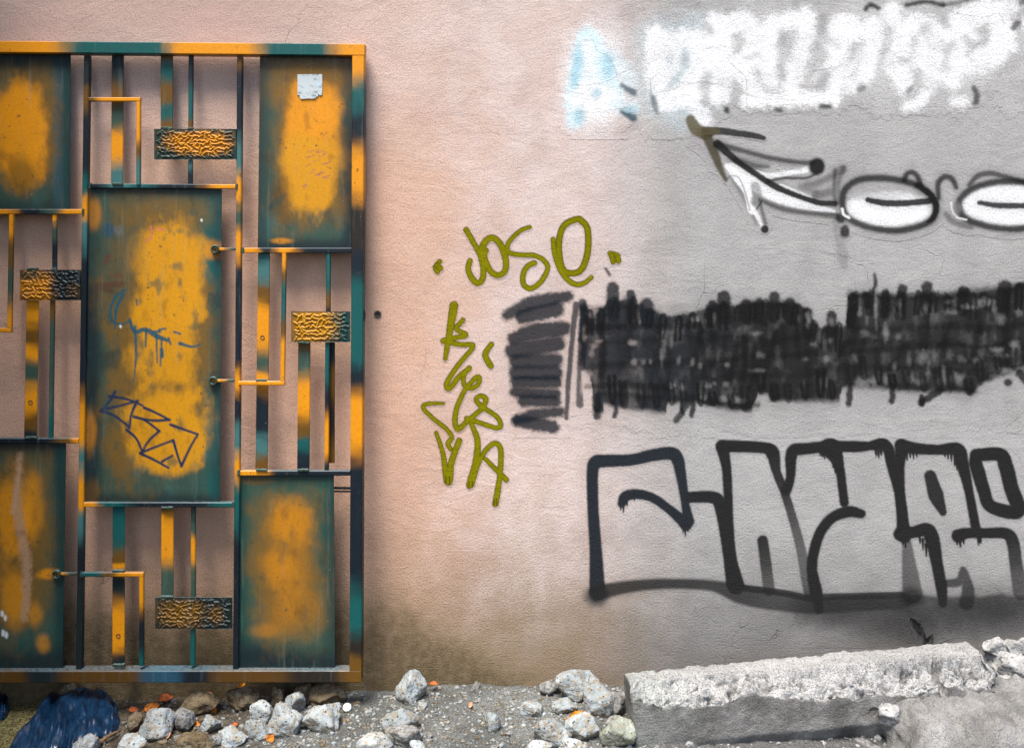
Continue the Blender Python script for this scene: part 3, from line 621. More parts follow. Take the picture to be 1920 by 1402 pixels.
# eyes
c.blob(1666, 393, 84, 33, WHT, .95, .18, 2, .08); c.blob(1640, 360, 60, 16, np.array([.35, .35, .35]), .5, .5)
c.blob(1892, 384, 90, 40, WHT, .93, .15, 2, .08)
ov1 = [(1580, 375), (1586, 354), (1609, 338), (1649, 334), (1690, 339), (1722, 349), (1746, 367), (1755, 387), (1750, 408), (1730, 422), (1688, 432), (1649, 430), (1612, 420), (1586, 404)]
g(ov1, 13, BLK, .88, 6, closed=True)
g([(1720, 347), (1746, 367), (1755, 388), (1749, 409), (1740, 416)], [10, 12, 12, 10, 6], BLK, .9, 3)
g([(1627, 375), (1659, 381), (1698, 381), (1743, 377)], [10, 13, 12, 12], BLK, .95, 2.5)
g([(1696, 338), (1700, 327), (1710, 323), (1720, 331), (1727, 348)], 10, BLK, .85, 5)
g([(1760, 372), (1759, 345), (1771, 332), (1785, 336), (1793, 352)], [8, 11, 11, 11, 8], BLK, .85, 5)
ov2 = [(1798, 382), (1808, 365), (1833, 350), (1876, 341), (1920, 342), (1970, 352), (1985, 385), (1970, 415), (1920, 428), (1876, 428), (1837, 420), (1806, 406)]
g(ov2, 13, BLK, .88, 6, closed=True)
g([(1836, 380), (1866, 385), (1900, 386), (1950, 386)], [8, 11, 11, 11], BLK, .93, 2.5)
g([(1817, 347), (1833, 330), (1856, 325), (1880, 330), (1920, 341)], [8, 10, 11, 9, 8], BLK, .75, 5)
g([(1774, 402), (1789, 417), (1820, 425)], 11, BLK, .5, 6); g([(1784, 380), (1786, 396), (1796, 408), (1812, 412)], 3, WHT, .8, 2); c.blob(1795, 392, 9, 12, np.array([.18, .18, .18]), .7, .4)
g([(1579, 392), (1582, 402), (1592, 408)], 5, WHT, .9, 2)
graffiti('black and white sprayed arrow running into two oval eyes at the right', c, 4)

# --- yellow-green word
c = Canvas.rect(800, 396, 1180, 556, 1.3)
jose = [([(874, 431), (889, 457), (900, 478), (906, 502), (905, 522), (896, 531), (885, 522), (878, 505), (881, 489)], [9, 9, 10, 10, 9]),
        ([(907, 478), (904, 466), (911, 452), (922, 446), (935, 454), (945, 474), (949, 494), (946, 509), (935, 516), (922, 511), (913, 496), (907, 480), (910, 470)], [13, 11, 11, 10, 10, 11]),
        ([(993, 426), (977, 432), (959, 448), (951, 463), (955, 474), (977, 478), (1001, 479), (1018, 487), (1027, 501), (1020, 520), (1007, 535), (992, 541), (981, 531), (982, 511), (991, 498), (1002, 493)], [7, 8, 8, 8, 9, 9, 9]),
        ([(1037, 449), (1040, 476), (1049, 502), (1062, 522), (1079, 533), (1095, 531), (1109, 520)], [8, 8, 9, 9, 8, 7])]
for p_, w_ in jose: c.stroke(p_, np.array(w_)+2.2, YGD, 1, 1.6, rag=1.0)
oval = [(1082, 411), (1060, 421), (1050, 441), (1048, 472), (1054, 502), (1066, 512), (1086, 509), (1098, 489), (1103, 459), (1101, 428), (1091, 415)]
c.stroke(oval, 13, YGD, 1, 1.6, closed=True, rag=1.0)
for p_, w_ in jose: c.stroke(p_, np.array(w_)-1.6, YG, .9, 2.2, rag=1.2)
c.stroke(oval, 8, YG, .75, 3, closed=True)
for q_ in ([(824, 491), (817, 501), (820, 509)], [(820, 497), (826, 503)], [(1144, 475), (1157, 479), (1160, 489)], [(1147, 479), (1150, 491)]):
    c.stroke(q_, 11, YGD, 1, 1.6, rag=2); c.stroke(q_, 7, YG, .8, 2.4)
graffiti('yellow green painted word JOSE between two dots on the pink plaster', c, 5)

# --- yellow-green scrawl below it
c = Canvas.rect(780, 556, 966, 962, 1.3)
scr = [([(851, 573), (844, 617), (835, 672)], [15, 12, 7]),
       ([(868, 600), (856, 616), (873, 628), (850, 634), (831, 639)], [8, 8, 9, 8, 9]),
       ([(831, 639), (864, 646), (887, 649), (858, 686), (838, 718), (843, 728), (861, 706), (880, 690)], [9, 8, 8, 9, 9, 8]),
       ([(880, 690), (870, 703), (870, 720), (881, 728), (895, 722), (899, 709), (892, 708), (879, 722)], [8, 8, 8, 8]),
       ([(921, 646), (910, 665), (920, 686)], [9, 10, 10]),
       ([(872, 730), (858, 760), (853, 788), (859, 804), (878, 788), (904, 765), (911, 748), (901, 742), (893, 749), (901, 760), (930, 780), (939, 796), (930, 802), (896, 791), (875, 784)], [8, 9, 9, 8, 8, 8, 8]),
       ([(884, 794), (895, 825), (893, 862), (881, 909)], [8, 10, 11, 13]),
       ([(885, 906), (896, 871), (910, 845), (927, 831), (938, 840), (939, 868), (935, 908), (929, 944)], [9, 8, 9, 9, 9, 11]),
       ([(910, 860), (949, 899)], [7, 9]),
       ([(831, 756), (802, 757), (794, 765), (813, 785), (838, 805), (847, 820), (840, 831), (845, 842)], [5, 7, 7, 7, 8, 7]),
       ([(818, 811), (830, 848), (834, 874), (838, 900), (843, 900), (846, 868), (861, 826)], [6, 8, 10, 12, 11, 10])]
for p_, w_ in scr: c.stroke(p_, np.array(w_)+2.2, YGD, 1, 1.6, rag=1.4)
for p_, w_ in scr: c.stroke(p_, np.array(w_)-1.6, YG, .9, 2.2, rag=1.4)
for x_, y_ in ((879, 916), (886, 914), (836, 906), (843, 906), (926, 948), (931, 947)):
    c.stroke([(x_, y_-12), (x_, y_)], 3, YGD, 1, 1.4, rag=1)
graffiti('yellow green vertical scrawl of loops and a letter A below the painted word', c, 6)

# --- small drilled hole left of the scrawl
def disc(px, py, r, y, n=20, depth=.0):
    a = np.linspace(0, 2*math.pi, n, endpoint=False)
    return P(px+r*np.cos(a), py+r*np.sin(a), y)
def ring_mesh(px, py, r0, r1, y0, y1, n=20):
    """short collar: outer wall, lip, and a sunk floor"""
    L = [disc(px, py, r1, y1), disc(px, py, r1*.96, y0), disc(px, py, r0, y0), disc(px, py, r0*.85, y1)]
    v = np.vstack(L); f = []
    for k in range(3):
        for i in range(n): f.append((k*n+i, k*n+(i+1) % n, (k+1)*n+(i+1) % n, (k+1)*n+i))
    f.append(tuple(3*n+i for i in range(n)))
    return v, f
hole = mesh('wall_plug', *ring_mesh(708, 589, 4.2, 7, -.004, -.0005), plain('dark_plug', (.05, .042, .036), .8, .5, 200), wall)
hole['label'] = 'small dark drilled plug hole beside the gate'

# ------------------------------------------------------------------ the gate, leaning on the wall
gate = empty('metal_gate', (P(240, 1280, -.10)), 'teal and orange spray painted metal gate of rods and panels leaning on the wall', 'gate')
YT, YB = -.062, -.122
def gy_(py): return YT+(YB-YT)*(np.asarray(py, float)-80)/1200
def G(px, py, off=0.0): return P(px, py, gy_(py)+off)
_a, _b, _c2 = G(0, 80), G(600, 80), G(0, 1280)
GN = np.cross(_b-_a, _c2-_a); GN /= np.linalg.norm(GN)
if GN[1] > 0: GN = -GN
PC = {'o': np.array([.70, .265, .0008]), 'y': np.array([.60, .265, .001]), 't': np.array([.002, .105, .100]), 'n': np.array([.003, .011, .020]),
      'g': np.array([.045, .090, .064]), 'b': np.array([.165, .075, .004]), 'd': np.array([.006, .018, .022]), 'p': np.array([.06, .19, .185]), 'k': np.array([.02, .014, .009]), 'r': np.array([.11, .048, .004]), 'l': np.array([.02, .09, .15])}
for k_ in PC: PC[k_] = PC[k_]*(.95 if k_ in 'oy' else .72)
def along(stops, pos):
    xs = [s[0] for s in stops]; cs = np.array([PC[s[1]] for s in stops])
    out = np.zeros(pos.shape+(3,))
    i = np.clip(np.searchsorted(xs, pos)-1, 0, len(xs)-2 if len(xs) > 1 else 0)
    if len(xs) == 1: out[:] = cs[0]; return out
    x0 = np.array(xs)[i]; x1 = np.array(xs)[i+1]
    t = sstep(0, 1, (pos-x0)/np.maximum(x1-x0, 1e-6))[..., None]
    return cs[i]*(1-t)+cs[i+1]*t
def bands(*s):
    """('o', 0, 100) solid runs with soft joints"""
    st = []
    for k, a, b in s: q = min(16, .25*(b-a)); st += [(a+q, k), (b-q, k)]
    return st
def bar(name, p0, p1, w, stops, off=.014, dep=.02, parent=None, tilt=0):
    A, B = G(*p0, off), G(*p1, off); u = (B-A)/np.linalg.norm(B-A)
    n = GN; vv = np.cross(n, u); vv /= np.linalg.norm(vv)
    hw = w/PPM*(D+A[1])/D/2; ch = min(.0022, hw*.35, dep*.35)
    sec = [(-hw, -ch), (-hw+ch, 0), (hw-ch, 0), (hw, -ch), (hw, -dep+ch), (hw-ch, -dep), (-hw+ch, -dep), (-hw, -dep+ch)]
    L = math.hypot(p1[0]-p0[0], p1[1]-p0[1]); N = max(2, int(L/3.5)+1)
    ax = 0 if abs(p1[0]-p0[0]) > abs(p1[1]-p0[1]) else 1
    V, pp = [], []
    for i in range(N):
        t = i/(N-1); c0 = A+(B-A)*t
        for (a, b) in sec:
            V.append(c0+vv*a+n*b); pp.append((p0[0]+(p1[0]-p0[0])*t+(a/hw*w/2 if ax == 1 else 0), p0[1]+(p1[1]-p0[1])*t+(a/hw*w/2 if ax == 0 else 0)))
    V = np.array(V); pp = np.array(pp)
    pos = pp[:, ax]+30*fbm(pp[:, 0]*.06, pp[:, 1]*.06, 2.2+p0[0]*.01, 4)
    colr = along(stops, pos)
    F = []
    for i in range(N-1):
        for k in range(8): F.append((i*8+k, i*8+(k+1) % 8, (i+1)*8+(k+1) % 8, (i+1)*8+k))
    F += [tuple(range(7, -1, -1)), tuple((N-1)*8+k for k in range(8))]
    return mesh(name, V, F, GATE, parent or gate, col=colr)

FD = .045
bar('top_rail', (-82, 87), (683, 93.5), 22, bands(('o', -90, 95), ('t', 135, 310), ('o', 325, 470), ('t', 500, 610), ('o', 645, 690)), 0, FD)
bar('bottom_rail', (-92, 1269), (677, 1268), 22, bands(('r', -90, 45), ('d', 60, 95), ('r', 120, 255), ('l', 275, 340), ('n', 345, 385), ('r', 400, 530), ('k', 550, 635), ('b', 655, 685)), 0, FD)
bar('side_post', (671.5, 104.6), (666.4, 1257.6), 22.4, bands(('o', 100, 135), ('t', 165, 205), ('n', 220, 260), ('o', 290, 360), ('k', 390, 480), ('n', 490, 510), ('t', 530, 690), ('n', 705, 725), ('o', 745, 840), ('n', 875, 1085), ('t', 1130, 1190), ('k', 1205, 1225), ('b', 1235, 1260)), 0, FD)
bar('side_post', (-70, 99), (-81, 1258), 22.4, bands(('o', 100, 300), ('t', 350, 600), ('n', 650, 800), ('o', 850, 1258)), 0, FD)
bar('mullion', (162, 104), (147, 1258), 10, bands(('d', 100, 160), ('b', 180, 196), ('n', 210, 330), ('t', 345, 365), ('o', 380, 405), ('p', 420, 450), ('n', 490, 735), ('o', 770, 840), ('p', 860, 870), ('o', 895, 960), ('p', 978, 1000), ('n', 1030, 1070), ('d', 1080, 1245)), .012, .022)
bar('mullion', (449, 106), (441.5, 1258), 9.6, bands(('b', 100, 118), ('n', 130, 250), ('p', 280, 320), ('o', 345, 378), ('g', 395, 425), ('o', 440, 480), ('n', 500, 695), ('o', 710, 728), ('n', 745, 790), ('p', 810, 850), ('o', 870, 890), ('t', 915, 990), ('n', 1015, 1260)), .012, .022)
bar('cross_bar', (168, 348.5), (444, 350), 8.5, bands(('n', 160, 190), ('p', 205, 230), ('t', 245, 275), ('n', 290, 380), ('o', 405, 450)), .0135, .019)
bar('cross_bar', (-60, 397), (156, 397), 9.5, bands(('o', -60, 18), ('n', 45, 75), ('g', 90, 98), ('o', 112, 160)), .0135, .019)
bar('cross_bar', (453.5, 469.5), (659, 469.5), 9.5, bands(('o', 450, 480), ('d', 490, 510), ('o', 520, 540), ('n', 558, 660)), .0135, .019)
bar('cross_bar', (-66, 826), (147, 826.5), 9.5, bands(('n', -70, 100), ('b', 125, 135), ('o', 143, 150)), .0135, .019)
bar('cross_bar', (446, 887), (656, 887), 9.5, bands(('o', 440, 490), ('n', 510, 660)), .0135, .019)
bar('cross_bar', (157, 946), (437, 946.5), 9, bands(('o', 155, 180), ('t', 195, 220), ('n', 240, 380), ('t', 420, 440)), .0135, .019)

# flat strips and thin rods (they pass behind the bent rods)
def flat(p0, p1, w, st): return bar('flat_bar', p0, p1, w, st, .026, .005)
def rod(p0, p1, w, st, name='thin_rod'): return bar(name, p0, p1, w, st, .017, .012)
flat((220.5, 104), (219, 346), 22.5, bands(('d', 100, 150), ('b', 172, 200), ('g', 210, 232), ('o', 252, 298), ('p', 316, 346)))
flat((312.5, 104), (312.5, 246), 23, bands(('b', 100, 112), ('t', 125, 140), ('b', 155, 195), ('t', 205, 220), ('b', 230, 246)))
f4 = flat((61, 560), (56.5, 822), 23.5, bands(('o', 560, 600), ('b', 620, 640), ('o', 655, 668), ('g', 685, 715), ('o', 735, 762), ('b', 785, 800), ('d', 808, 822)))
f5 = flat((495, 472), (490, 883), 22.5, bands(('t', 470, 480), ('p', 495, 525), ('b', 540, 560), ('o', 575, 650), ('g', 670, 690), ('o', 703, 722), ('n', 740, 815), ('p', 832, 850), ('b', 862, 883)))
flat((570.5, 638), (568.5, 883), 23, bands(('b', 638, 648), ('g', 660, 700), ('o', 715, 780), ('b', 800, 810), ('t', 822, 840), ('n', 855, 883)))
f7 = flat((222.5, 948), (221.5, 1248), 23, bands(('t', 948, 1030), ('b', 1045, 1052), ('o', 1058, 1066), ('d', 1080, 1110), ('o', 1140, 1218), ('d', 1235, 1248)))
flat((313.5, 948), (313.5, 1122), 23, bands(('b', 948, 952), ('o', 958, 1050), ('g', 1068, 1122)))
rod((357.5, 104), (356.5, 244), 8.5, bands(('k', 100, 112), ('n', 125, 150), ('t', 170, 230), ('b', 236, 244)))
rod((356.5, 296), (356, 346), 8.5, bands(('p', 296, 310), ('n', 325, 346)))
rod((101.5, 402), (101, 509), 8, bands(('o', 400, 410), ('g', 420, 440), ('n', 455, 500), ('l', 504, 509)))
rod((97.5, 560), (94, 822), 8, bands(('b', 560, 590), ('g', 600, 760), ('t', 780, 822)))
rod((615.3, 474), (615, 588), 8.5, bands(('t', 470, 550), ('b', 560, 575), ('n', 582, 590)))
rod((613.5, 638), (612, 883), 8, bands(('t', 638, 720), ('n', 745, 760), ('o', 785, 860), ('d', 872, 883)))
rod((361.8, 950), (361.5, 1122), 8.5, bands(('d', 950, 970), ('g', 980, 992), ('o', 1005, 1045), ('g', 1065, 1122)))
rod((361, 1176), (360.5, 1248), 8.5, bands(('t', 1176, 1248)))
hb = bar('loose_bar', (622.5, 640), (622, 868), 10.5, bands(('n', 640, 670), ('b', 690, 730), ('k', 760, 820), ('b', 842, 868)), .040, .006)
hb['label'] = 'dark rusty bar hanging behind the thin rod'

# bolt holes in the flat strips: dark studs set into the strip
BOLT = plain('dark_bolt', (.06, .035, .03), .6, .4, 300)
def bolt(px, py, r, par):
    y = float(gy_(py))+.026
    mesh('bolt_hole', *ring_mesh(px, py, r*.72, r, y-.0016, y+.0004), BOLT, par)
bolt(57, 754.6, 4.4, f4); bolt(492, 633, 4.2, f5); bolt(221.7, 1192, 4.4, f7)

# bent rods
def angle_rod(pts, w, sts):
    o = bar('angle_rod', pts[0], pts[1], w, sts[0], .008, .014)
    bar('rod_arm', pts[2], pts[3], w, sts[1], .0081, .0138, parent=o)
angle_rod([(166, 186.5), (262.7, 186.5), (259, 190), (258.5, 346)], 7.5, [bands(('b', 160, 168), ('o', 174, 265)), bands(('o', 180, 270), ('b', 283, 288), ('p', 300, 346))])
angle_rod([(447, 718.5), (533, 718.5), (532.5, 474), (529.3, 714.5)], 8, [bands(('o', 440, 540)), bands(('o', 470, 500), ('b', 512, 516), ('t', 525, 600), ('b', 615, 620), ('o', 632, 720))])
angle_rod([(151, 1077), (268.5, 1077), (264.5, 1081), (264.2, 1248)], 8, [bands(('t', 150, 185), ('b', 200, 210), ('o', 220, 270)), bands(('o', 1075, 1120), ('n', 1160, 1215), ('t', 1235, 1248))])
angle_rod([(-64, 619), (20.3, 619), (20.3, 402), (16.6, 614.5)], 8, [bands(('o', -64, 25)), bands(('o', 400, 440), ('b', 455, 490), ('g', 510, 555), ('o', 590, 625))])

# eye bolts that hold the panels
def eye(px, py, x1, r=8.6):
    th = np.linspace(0, 2*math.pi, 24, endpoint=False); ph = np.linspace(0, 2*math.pi, 8, endpoint=False)
    cen = G(px, py, .016); ku = r/PPM; V = []
    ex = np.array([1., 0, 0]); ez = np.cross(GN, ex)
    for a in th:
        for b in ph:
            rad = ku*.74+ku*.26*math.cos(b)
            V.append(cen+ex*rad*math.cos(a)+ez*rad*math.sin(a)+GN*(ku*.5*math.sin(b)))
    F = [(i*8+k, i*8+(k+1) % 8, ((i+1) % 24)*8+(k+1) % 8, ((i+1) % 24)*8+k) for i in range(24) for k in range(8)]
    o = mesh('hinge_eye', V, F, GATE, gate, col=np.tile(PC['g'], (192, 1)), smooth=True)
    bar('eye_shank', (px+r*.9, py-.3), (x1, py-.3), 5.2, bands(('o', px, px+12), ('g', px+22, x1)), .013, .008, parent=o)
    y = float(gy_(py))+.013
    mesh('eye_pin', *ring_mesh(px, py, r*.22, r*.42, y-.004, y+.010), GATE, o, col=np.tile(PC['b'], (80, 1)))
eye(403.7, 467.5, 444); eye(400, 714, 438.5); eye(106.5, 1076, 144)

def weld(px, py, L, vert=False):
    p0, p1 = ((px, py-L/2), (px, py+L/2)) if vert else ((px-L/2, py), (px+L/2, py))
    o = bar('weld_bead', p0, p1, 4.4, [(0, 'g')], .0085, .010)
    me = o.data; co = np.empty(len(me.vertices)*3); me.vertices.foreach_get('co', co); co = co.reshape(-1, 3)
    co += .0016*np.stack([fbm(co[:, 0]*260, co[:, 2]*260, q, 2) for q in (1., 5., 9.)], -1)*2; me.vertices.foreach_set('co', co.ravel())
for q_ in ((312.5, 240.5, 22), (357, 241, 9), (60, 504.5, 20), (101, 505, 9), (490, 881.5, 20), (568, 881.5, 20), (313, 952, 22), (313, 1119, 22), (222, 1070.5, 22), (490, 713.5, 20), (569, 642.5, 22), (220, 345, 20), (57, 820.5, 22), (222, 1247, 22)): weld(*q_)
for q_ in ((168, 348.5, 10, True), (443, 350, 10, True), (454.5, 469.5, 11, True), (155, 397, 11, True), (447, 887, 11, True), (437, 946, 10, True), (152, 1077, 10, True)): weld(*q_)
# sheet panels
def sheet(name, xl, xr, y0, y1, step, off, paint, thick=.002, relief=None):
    nx = int(max(abs(xr[0]-xl[0]), abs(xr[1]-xl[1]))/step)+1; ny = int((y1-y0)/step)+1
    U, Vv = np.meshgrid(np.linspace(0, 1, nx), np.linspace(0, 1, ny))
    Y = y0+(y1-y0)*Vv; X = (xl[0]+(xl[1]-xl[0])*Vv)*(1-U)+(xr[0]+(xr[1]-xr[0])*Vv)*U
    c = Canvas(X, Y, PC['g'], 1.0); paint(c)
    if relief is None: edge_shade(c, max(xl[0], -200), min(xr), y0, y1, PC['d'], .55, 30); mottle(c, PC['k'], .30, .045, 77+y0*.1, .14)  # panel borders darkened: grime plus the frame's shade painted in
    hgt = relief(X, Y) if relief is not None else .0022*fbm(X*.008, Y*.006, 3.1, 2)
    if relief is not None: c.rgb *= (.50+.50*np.clip(hgt/.0042*1.6, 0, 1))[..., None]   # less spray between the raised worms, and their shade painted in
    pts = G(X, Y, off)+GN*hgt[..., None]
    V = pts.reshape(-1, 3); colr = c.rgb.reshape(-1, 3); F = grid_faces(ny, nx).tolist()
    per = list(range(nx))+[r*nx+nx-1 for r in range(1, ny)]+[(ny-1)*nx+k for k in range(nx-2, -1, -1)]+[r*nx for r in range(ny-2, 0, -1)]
    n0 = len(V); B = G(X, Y, off).reshape(-1, 3)[per]-GN*thick
    V = np.vstack([V, B]); colr = np.vstack([colr, colr[per]])
    m_ = len(per)
    F += [(per[(i+1) % m_], per[i], n0+i, n0+(i+1) % m_) for i in range(m_)]
    F.append(tuple(n0+i for i in range(m_)))
    o = mesh(name, V, F, GATE, gate, col=colr, smooth=relief is not None)
    return o
OR, YE, TE, GR, NA, BR, DK = PC['o'], PC['y'], PC['t'], PC['g'], PC['n'], PC['b'], PC['d']
PUR = np.array([.25, .06, .10]); OCH = np.array([.19, .088, .004])
def ALL(c): return (slice(None), slice(None))
def edge_shade(c, x0, x1, y0, y1, col, op, wd):
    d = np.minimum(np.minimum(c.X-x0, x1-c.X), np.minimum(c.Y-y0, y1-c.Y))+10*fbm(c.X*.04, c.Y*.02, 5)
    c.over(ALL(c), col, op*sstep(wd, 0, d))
def mottle(c, col, op, sc, seed, th=.1):
    c.over(ALL(c), col, op*sstep(th, th+.2, fbm(c.X*sc, c.Y*sc*.6, seed, 4)))
def brush(c, col, op, seed, sc=.16):
    c.over(ALL(c), col, op*sstep(.02, .25, fbm(c.X*sc, c.Y*.012, seed, 3)))

def pn1(c):
    brush(c, TE, .35, 1.5); mottle(c, PC['p'], .35, .02, 3)
    c.over(ALL(c), TE*.75, .75*sstep(116, 121, c.X+2*fbm(c.X*.02, c.Y*.03, 1)))
    c.over(ALL(c), PC['l']*1.2, .45*sstep(92, 108, c.X)*sstep(124, 112, c.X))
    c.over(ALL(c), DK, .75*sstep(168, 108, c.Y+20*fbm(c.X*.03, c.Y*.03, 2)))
    c.blob(45, 235, 62, 105, OCH, .85, .4, 2.6, .3, .025); c.blob(40, 250, 48, 92, OR, .95, .3, 2.4, .3, .03); c.blob(40, 330, 26, 36, OCH, .8, .5); c.blob(15, 215, 30, 40, OR, .8, .5)
    c.blob(-80, 240, 60, 110, OR, .85, .4)
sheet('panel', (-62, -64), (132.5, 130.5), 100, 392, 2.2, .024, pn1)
def pn2(c):
    brush(c, TE, .35, 4.5); mottle(c, PC['p'], .4, .02, 8)
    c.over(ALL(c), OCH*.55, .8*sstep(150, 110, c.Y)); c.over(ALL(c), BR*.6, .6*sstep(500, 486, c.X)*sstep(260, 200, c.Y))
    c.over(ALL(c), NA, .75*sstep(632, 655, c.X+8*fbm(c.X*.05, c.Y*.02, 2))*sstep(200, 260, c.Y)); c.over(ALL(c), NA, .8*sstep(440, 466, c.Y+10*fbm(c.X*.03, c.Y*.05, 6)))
    c.blob(583, 265, 78, 150, OCH, .85, .35, 2.4, .35, .02); c.blob(575, 160, 70, 50, OCH, .6, .5)
    c.blob(578, 235, 46, 70, OR, .95, .35, 2.2, .3, .025); c.blob(616, 215, 26, 50, OR, .8, .4); c.blob(580, 330, 48, 72, YE, .95, .25, 2.8, .3, .03); c.blob(610, 300, 34, 40, YE, .7, .5)
    c.blob(527, 368, 20, 34, BR*.7, .7, .6); c.blob(536, 410, 14, 10, BR, .5, .7); c.blob(528, 452, 20, 5, OR, .8, .5)
    for i in range(9): c.stroke([(500+i*3.2, 396-i*1.5), (514+i*3, 374-i*1.5)], 1.6, TE*.6, .6, 2)
    r_ = random.Random(3)
    for i in range(16):
        x, y = r_.uniform(562, 612), r_.uniform(284, 335); c.stroke([(x, y), (x+r_.uniform(4, 14), y-r_.uniform(1, 7))], 1.6, PUR, .7, 1.8, rag=2)
    c.stroke([(568, 350), (574, 346), (571, 352)], 2, PUR, .7, 1.6)
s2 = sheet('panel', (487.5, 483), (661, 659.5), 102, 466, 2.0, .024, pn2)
def pn3(c):
    brush(c, TE, .42, 9.5); mottle(c, PC['p'], .4, .02, 18)
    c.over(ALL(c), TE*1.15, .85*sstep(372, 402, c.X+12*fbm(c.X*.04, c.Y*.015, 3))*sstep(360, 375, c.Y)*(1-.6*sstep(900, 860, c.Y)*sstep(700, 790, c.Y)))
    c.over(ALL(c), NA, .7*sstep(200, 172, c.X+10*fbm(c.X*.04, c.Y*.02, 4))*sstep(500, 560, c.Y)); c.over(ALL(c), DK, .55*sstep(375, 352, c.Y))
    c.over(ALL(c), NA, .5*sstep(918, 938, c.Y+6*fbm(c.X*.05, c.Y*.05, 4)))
    c.blob(290, 640, 100, 250, OCH, .75, .3, 2.8, .35, .018); c.blob(320, 400, 80, 30, OCH, .6, .6); c.blob(175, 400, 14, 30, OR, .8, .5); c.blob(168, 810, 12, 40, OR, .85, .4); c.blob(172, 920, 16, 24, OCH, .7, .5)
    c.blob(318, 520, 58, 110, YE, .95, .3, 2.6, .4, .022); c.blob(305, 640, 62, 110, YE, .9, .3, 2.6, .4, .022); c.blob(310, 800, 74, 86, YE, .95, .25, 2.6, .35, .022); c.blob(360, 465, 40, 22, YE, .8, .5); c.blob(405, 470, 20, 16, OR, .7, .5); c.blob(270, 480, 30, 36, YE, .6, .5)
    c.blob(215, 480, 40, 80, GR*.9, .35, .6)
    mottle(c, GR, .6, .05, 31, .12); mottle(c, TE*.8, .4, .035, 61, .16)
    c.blob(204, 431, 11, 13, PC['l']*.9, .8, .3); c.blob(222, 432, 8, 9, np.array([.14, .14, .15]), .5, .6)
    RD = np.array([.10, .035, .02])
    c.stroke([(197, 494), (204, 480)], [7, 9], RD, .85, 2, rag=4); c.stroke([(182, 535), (226, 534)], [9, 12], RD*.8, .7, 3, rag=8); c.stroke([(184, 543), (210, 545)], [6, 10], RD*.7, .6, 3, rag=8); c.stroke([(207, 516), (228, 518)], 8, RD, .5, 3, rag=8); c.blob(205, 675, 16, 16, DK, .45, .6, 4, .5, .2)
    c.blob(403, 564, 13, 14, np.array([.03, .05, .04]), .75, .2, 6, .5, .25)
    PK = np.array([.55, .12, .12])
    c.stroke([(283, 425), (284, 445), (272, 452)], 3, PK, .8, 2, rag=3); c.stroke([(292, 428), (308, 432)], 3, PK, .7, 2, rag=4)
    TT = np.array([.003, .070, .10])
    for p_, w_ in (([(236, 543), (217, 556), (207, 580), (210, 602), (228, 609)], [4, 5, 5, 4, 4]), ([(230, 553), (218, 580), (215, 618)], [6, 6, 2.5]), ([(228, 609), (243, 601)], 3), ([(243, 600), (252, 622), (272, 618), (294, 630), (314, 638)], [6, 7, 9, 10, 6]), ([(288, 622), (300, 622)], 5), ([(253, 612), (255, 668), (250, 716)], [5, 4, 2.4]), ([(274, 620), (273, 651)], [5, 2.5]), ([(293, 627), (295, 681)], [4, 2.6]), ([(303, 634), (301, 686)], [4, 3]), ([(303, 655), (304, 668)], 7), ([(316, 634), (320, 645)], 4), ([(326, 622), (338, 626)], 4), ([(337, 644), (360, 650), (374, 646)], [7, 5, 3]), ([(298, 618), (310, 616)], 4), ([(255, 560), (257, 572)], 3)):
        c.stroke(p_, w_, TT, .92, 1.8, rag=1.5)
    NV = np.array([.010, .022, .060])
    for p_ in ([(216, 734), (206, 751), (189, 771)], [(189, 771), (208, 776), (226, 787), (243, 801)], [(205, 743), (233, 747), (252, 753), (267, 760)], [(191, 768), (223, 761), (259, 751)], [(255, 756), (246, 778), (243, 803)],
               [(270, 764), (291, 773), (318, 787)], [(318, 787), (286, 788), (251, 781)], [(251, 781), (272, 788), (299, 808)], [(299, 808), (280, 825), (268, 844)], [(238, 806), (255, 821), (266, 844)], [(263, 849), (291, 838), (325, 825)], [(325, 825), (332, 850), (340, 874)], [(340, 874), (357, 838), (371, 814)], [(320, 796), (345, 805), (371, 814)], [(264, 850), (291, 863), (316, 877)], [(304, 865), (323, 854)]):
        c.stroke(p_, [5.6, 4.6, 4.2], NV, 1, 1.6, rag=.6)
    for x, y in ((378, 413), (226, 612)): c.blob(x, y, 2, 3, np.array([.7, .75, .75]), .9, .4)
    r_ = random.Random(9)
    for i in range(26):
        x, y = r_.uniform(180, 405), r_.uniform(400, 930); c.stroke([(x, y), (x+r_.uniform(-3, 3), y+r_.uniform(4, 22))], 1.2, NA, .35, 1.6, rag=2)
sheet('panel', (168, 156), (416, 412.5), 351, 942, 1.9, .024, pn3)
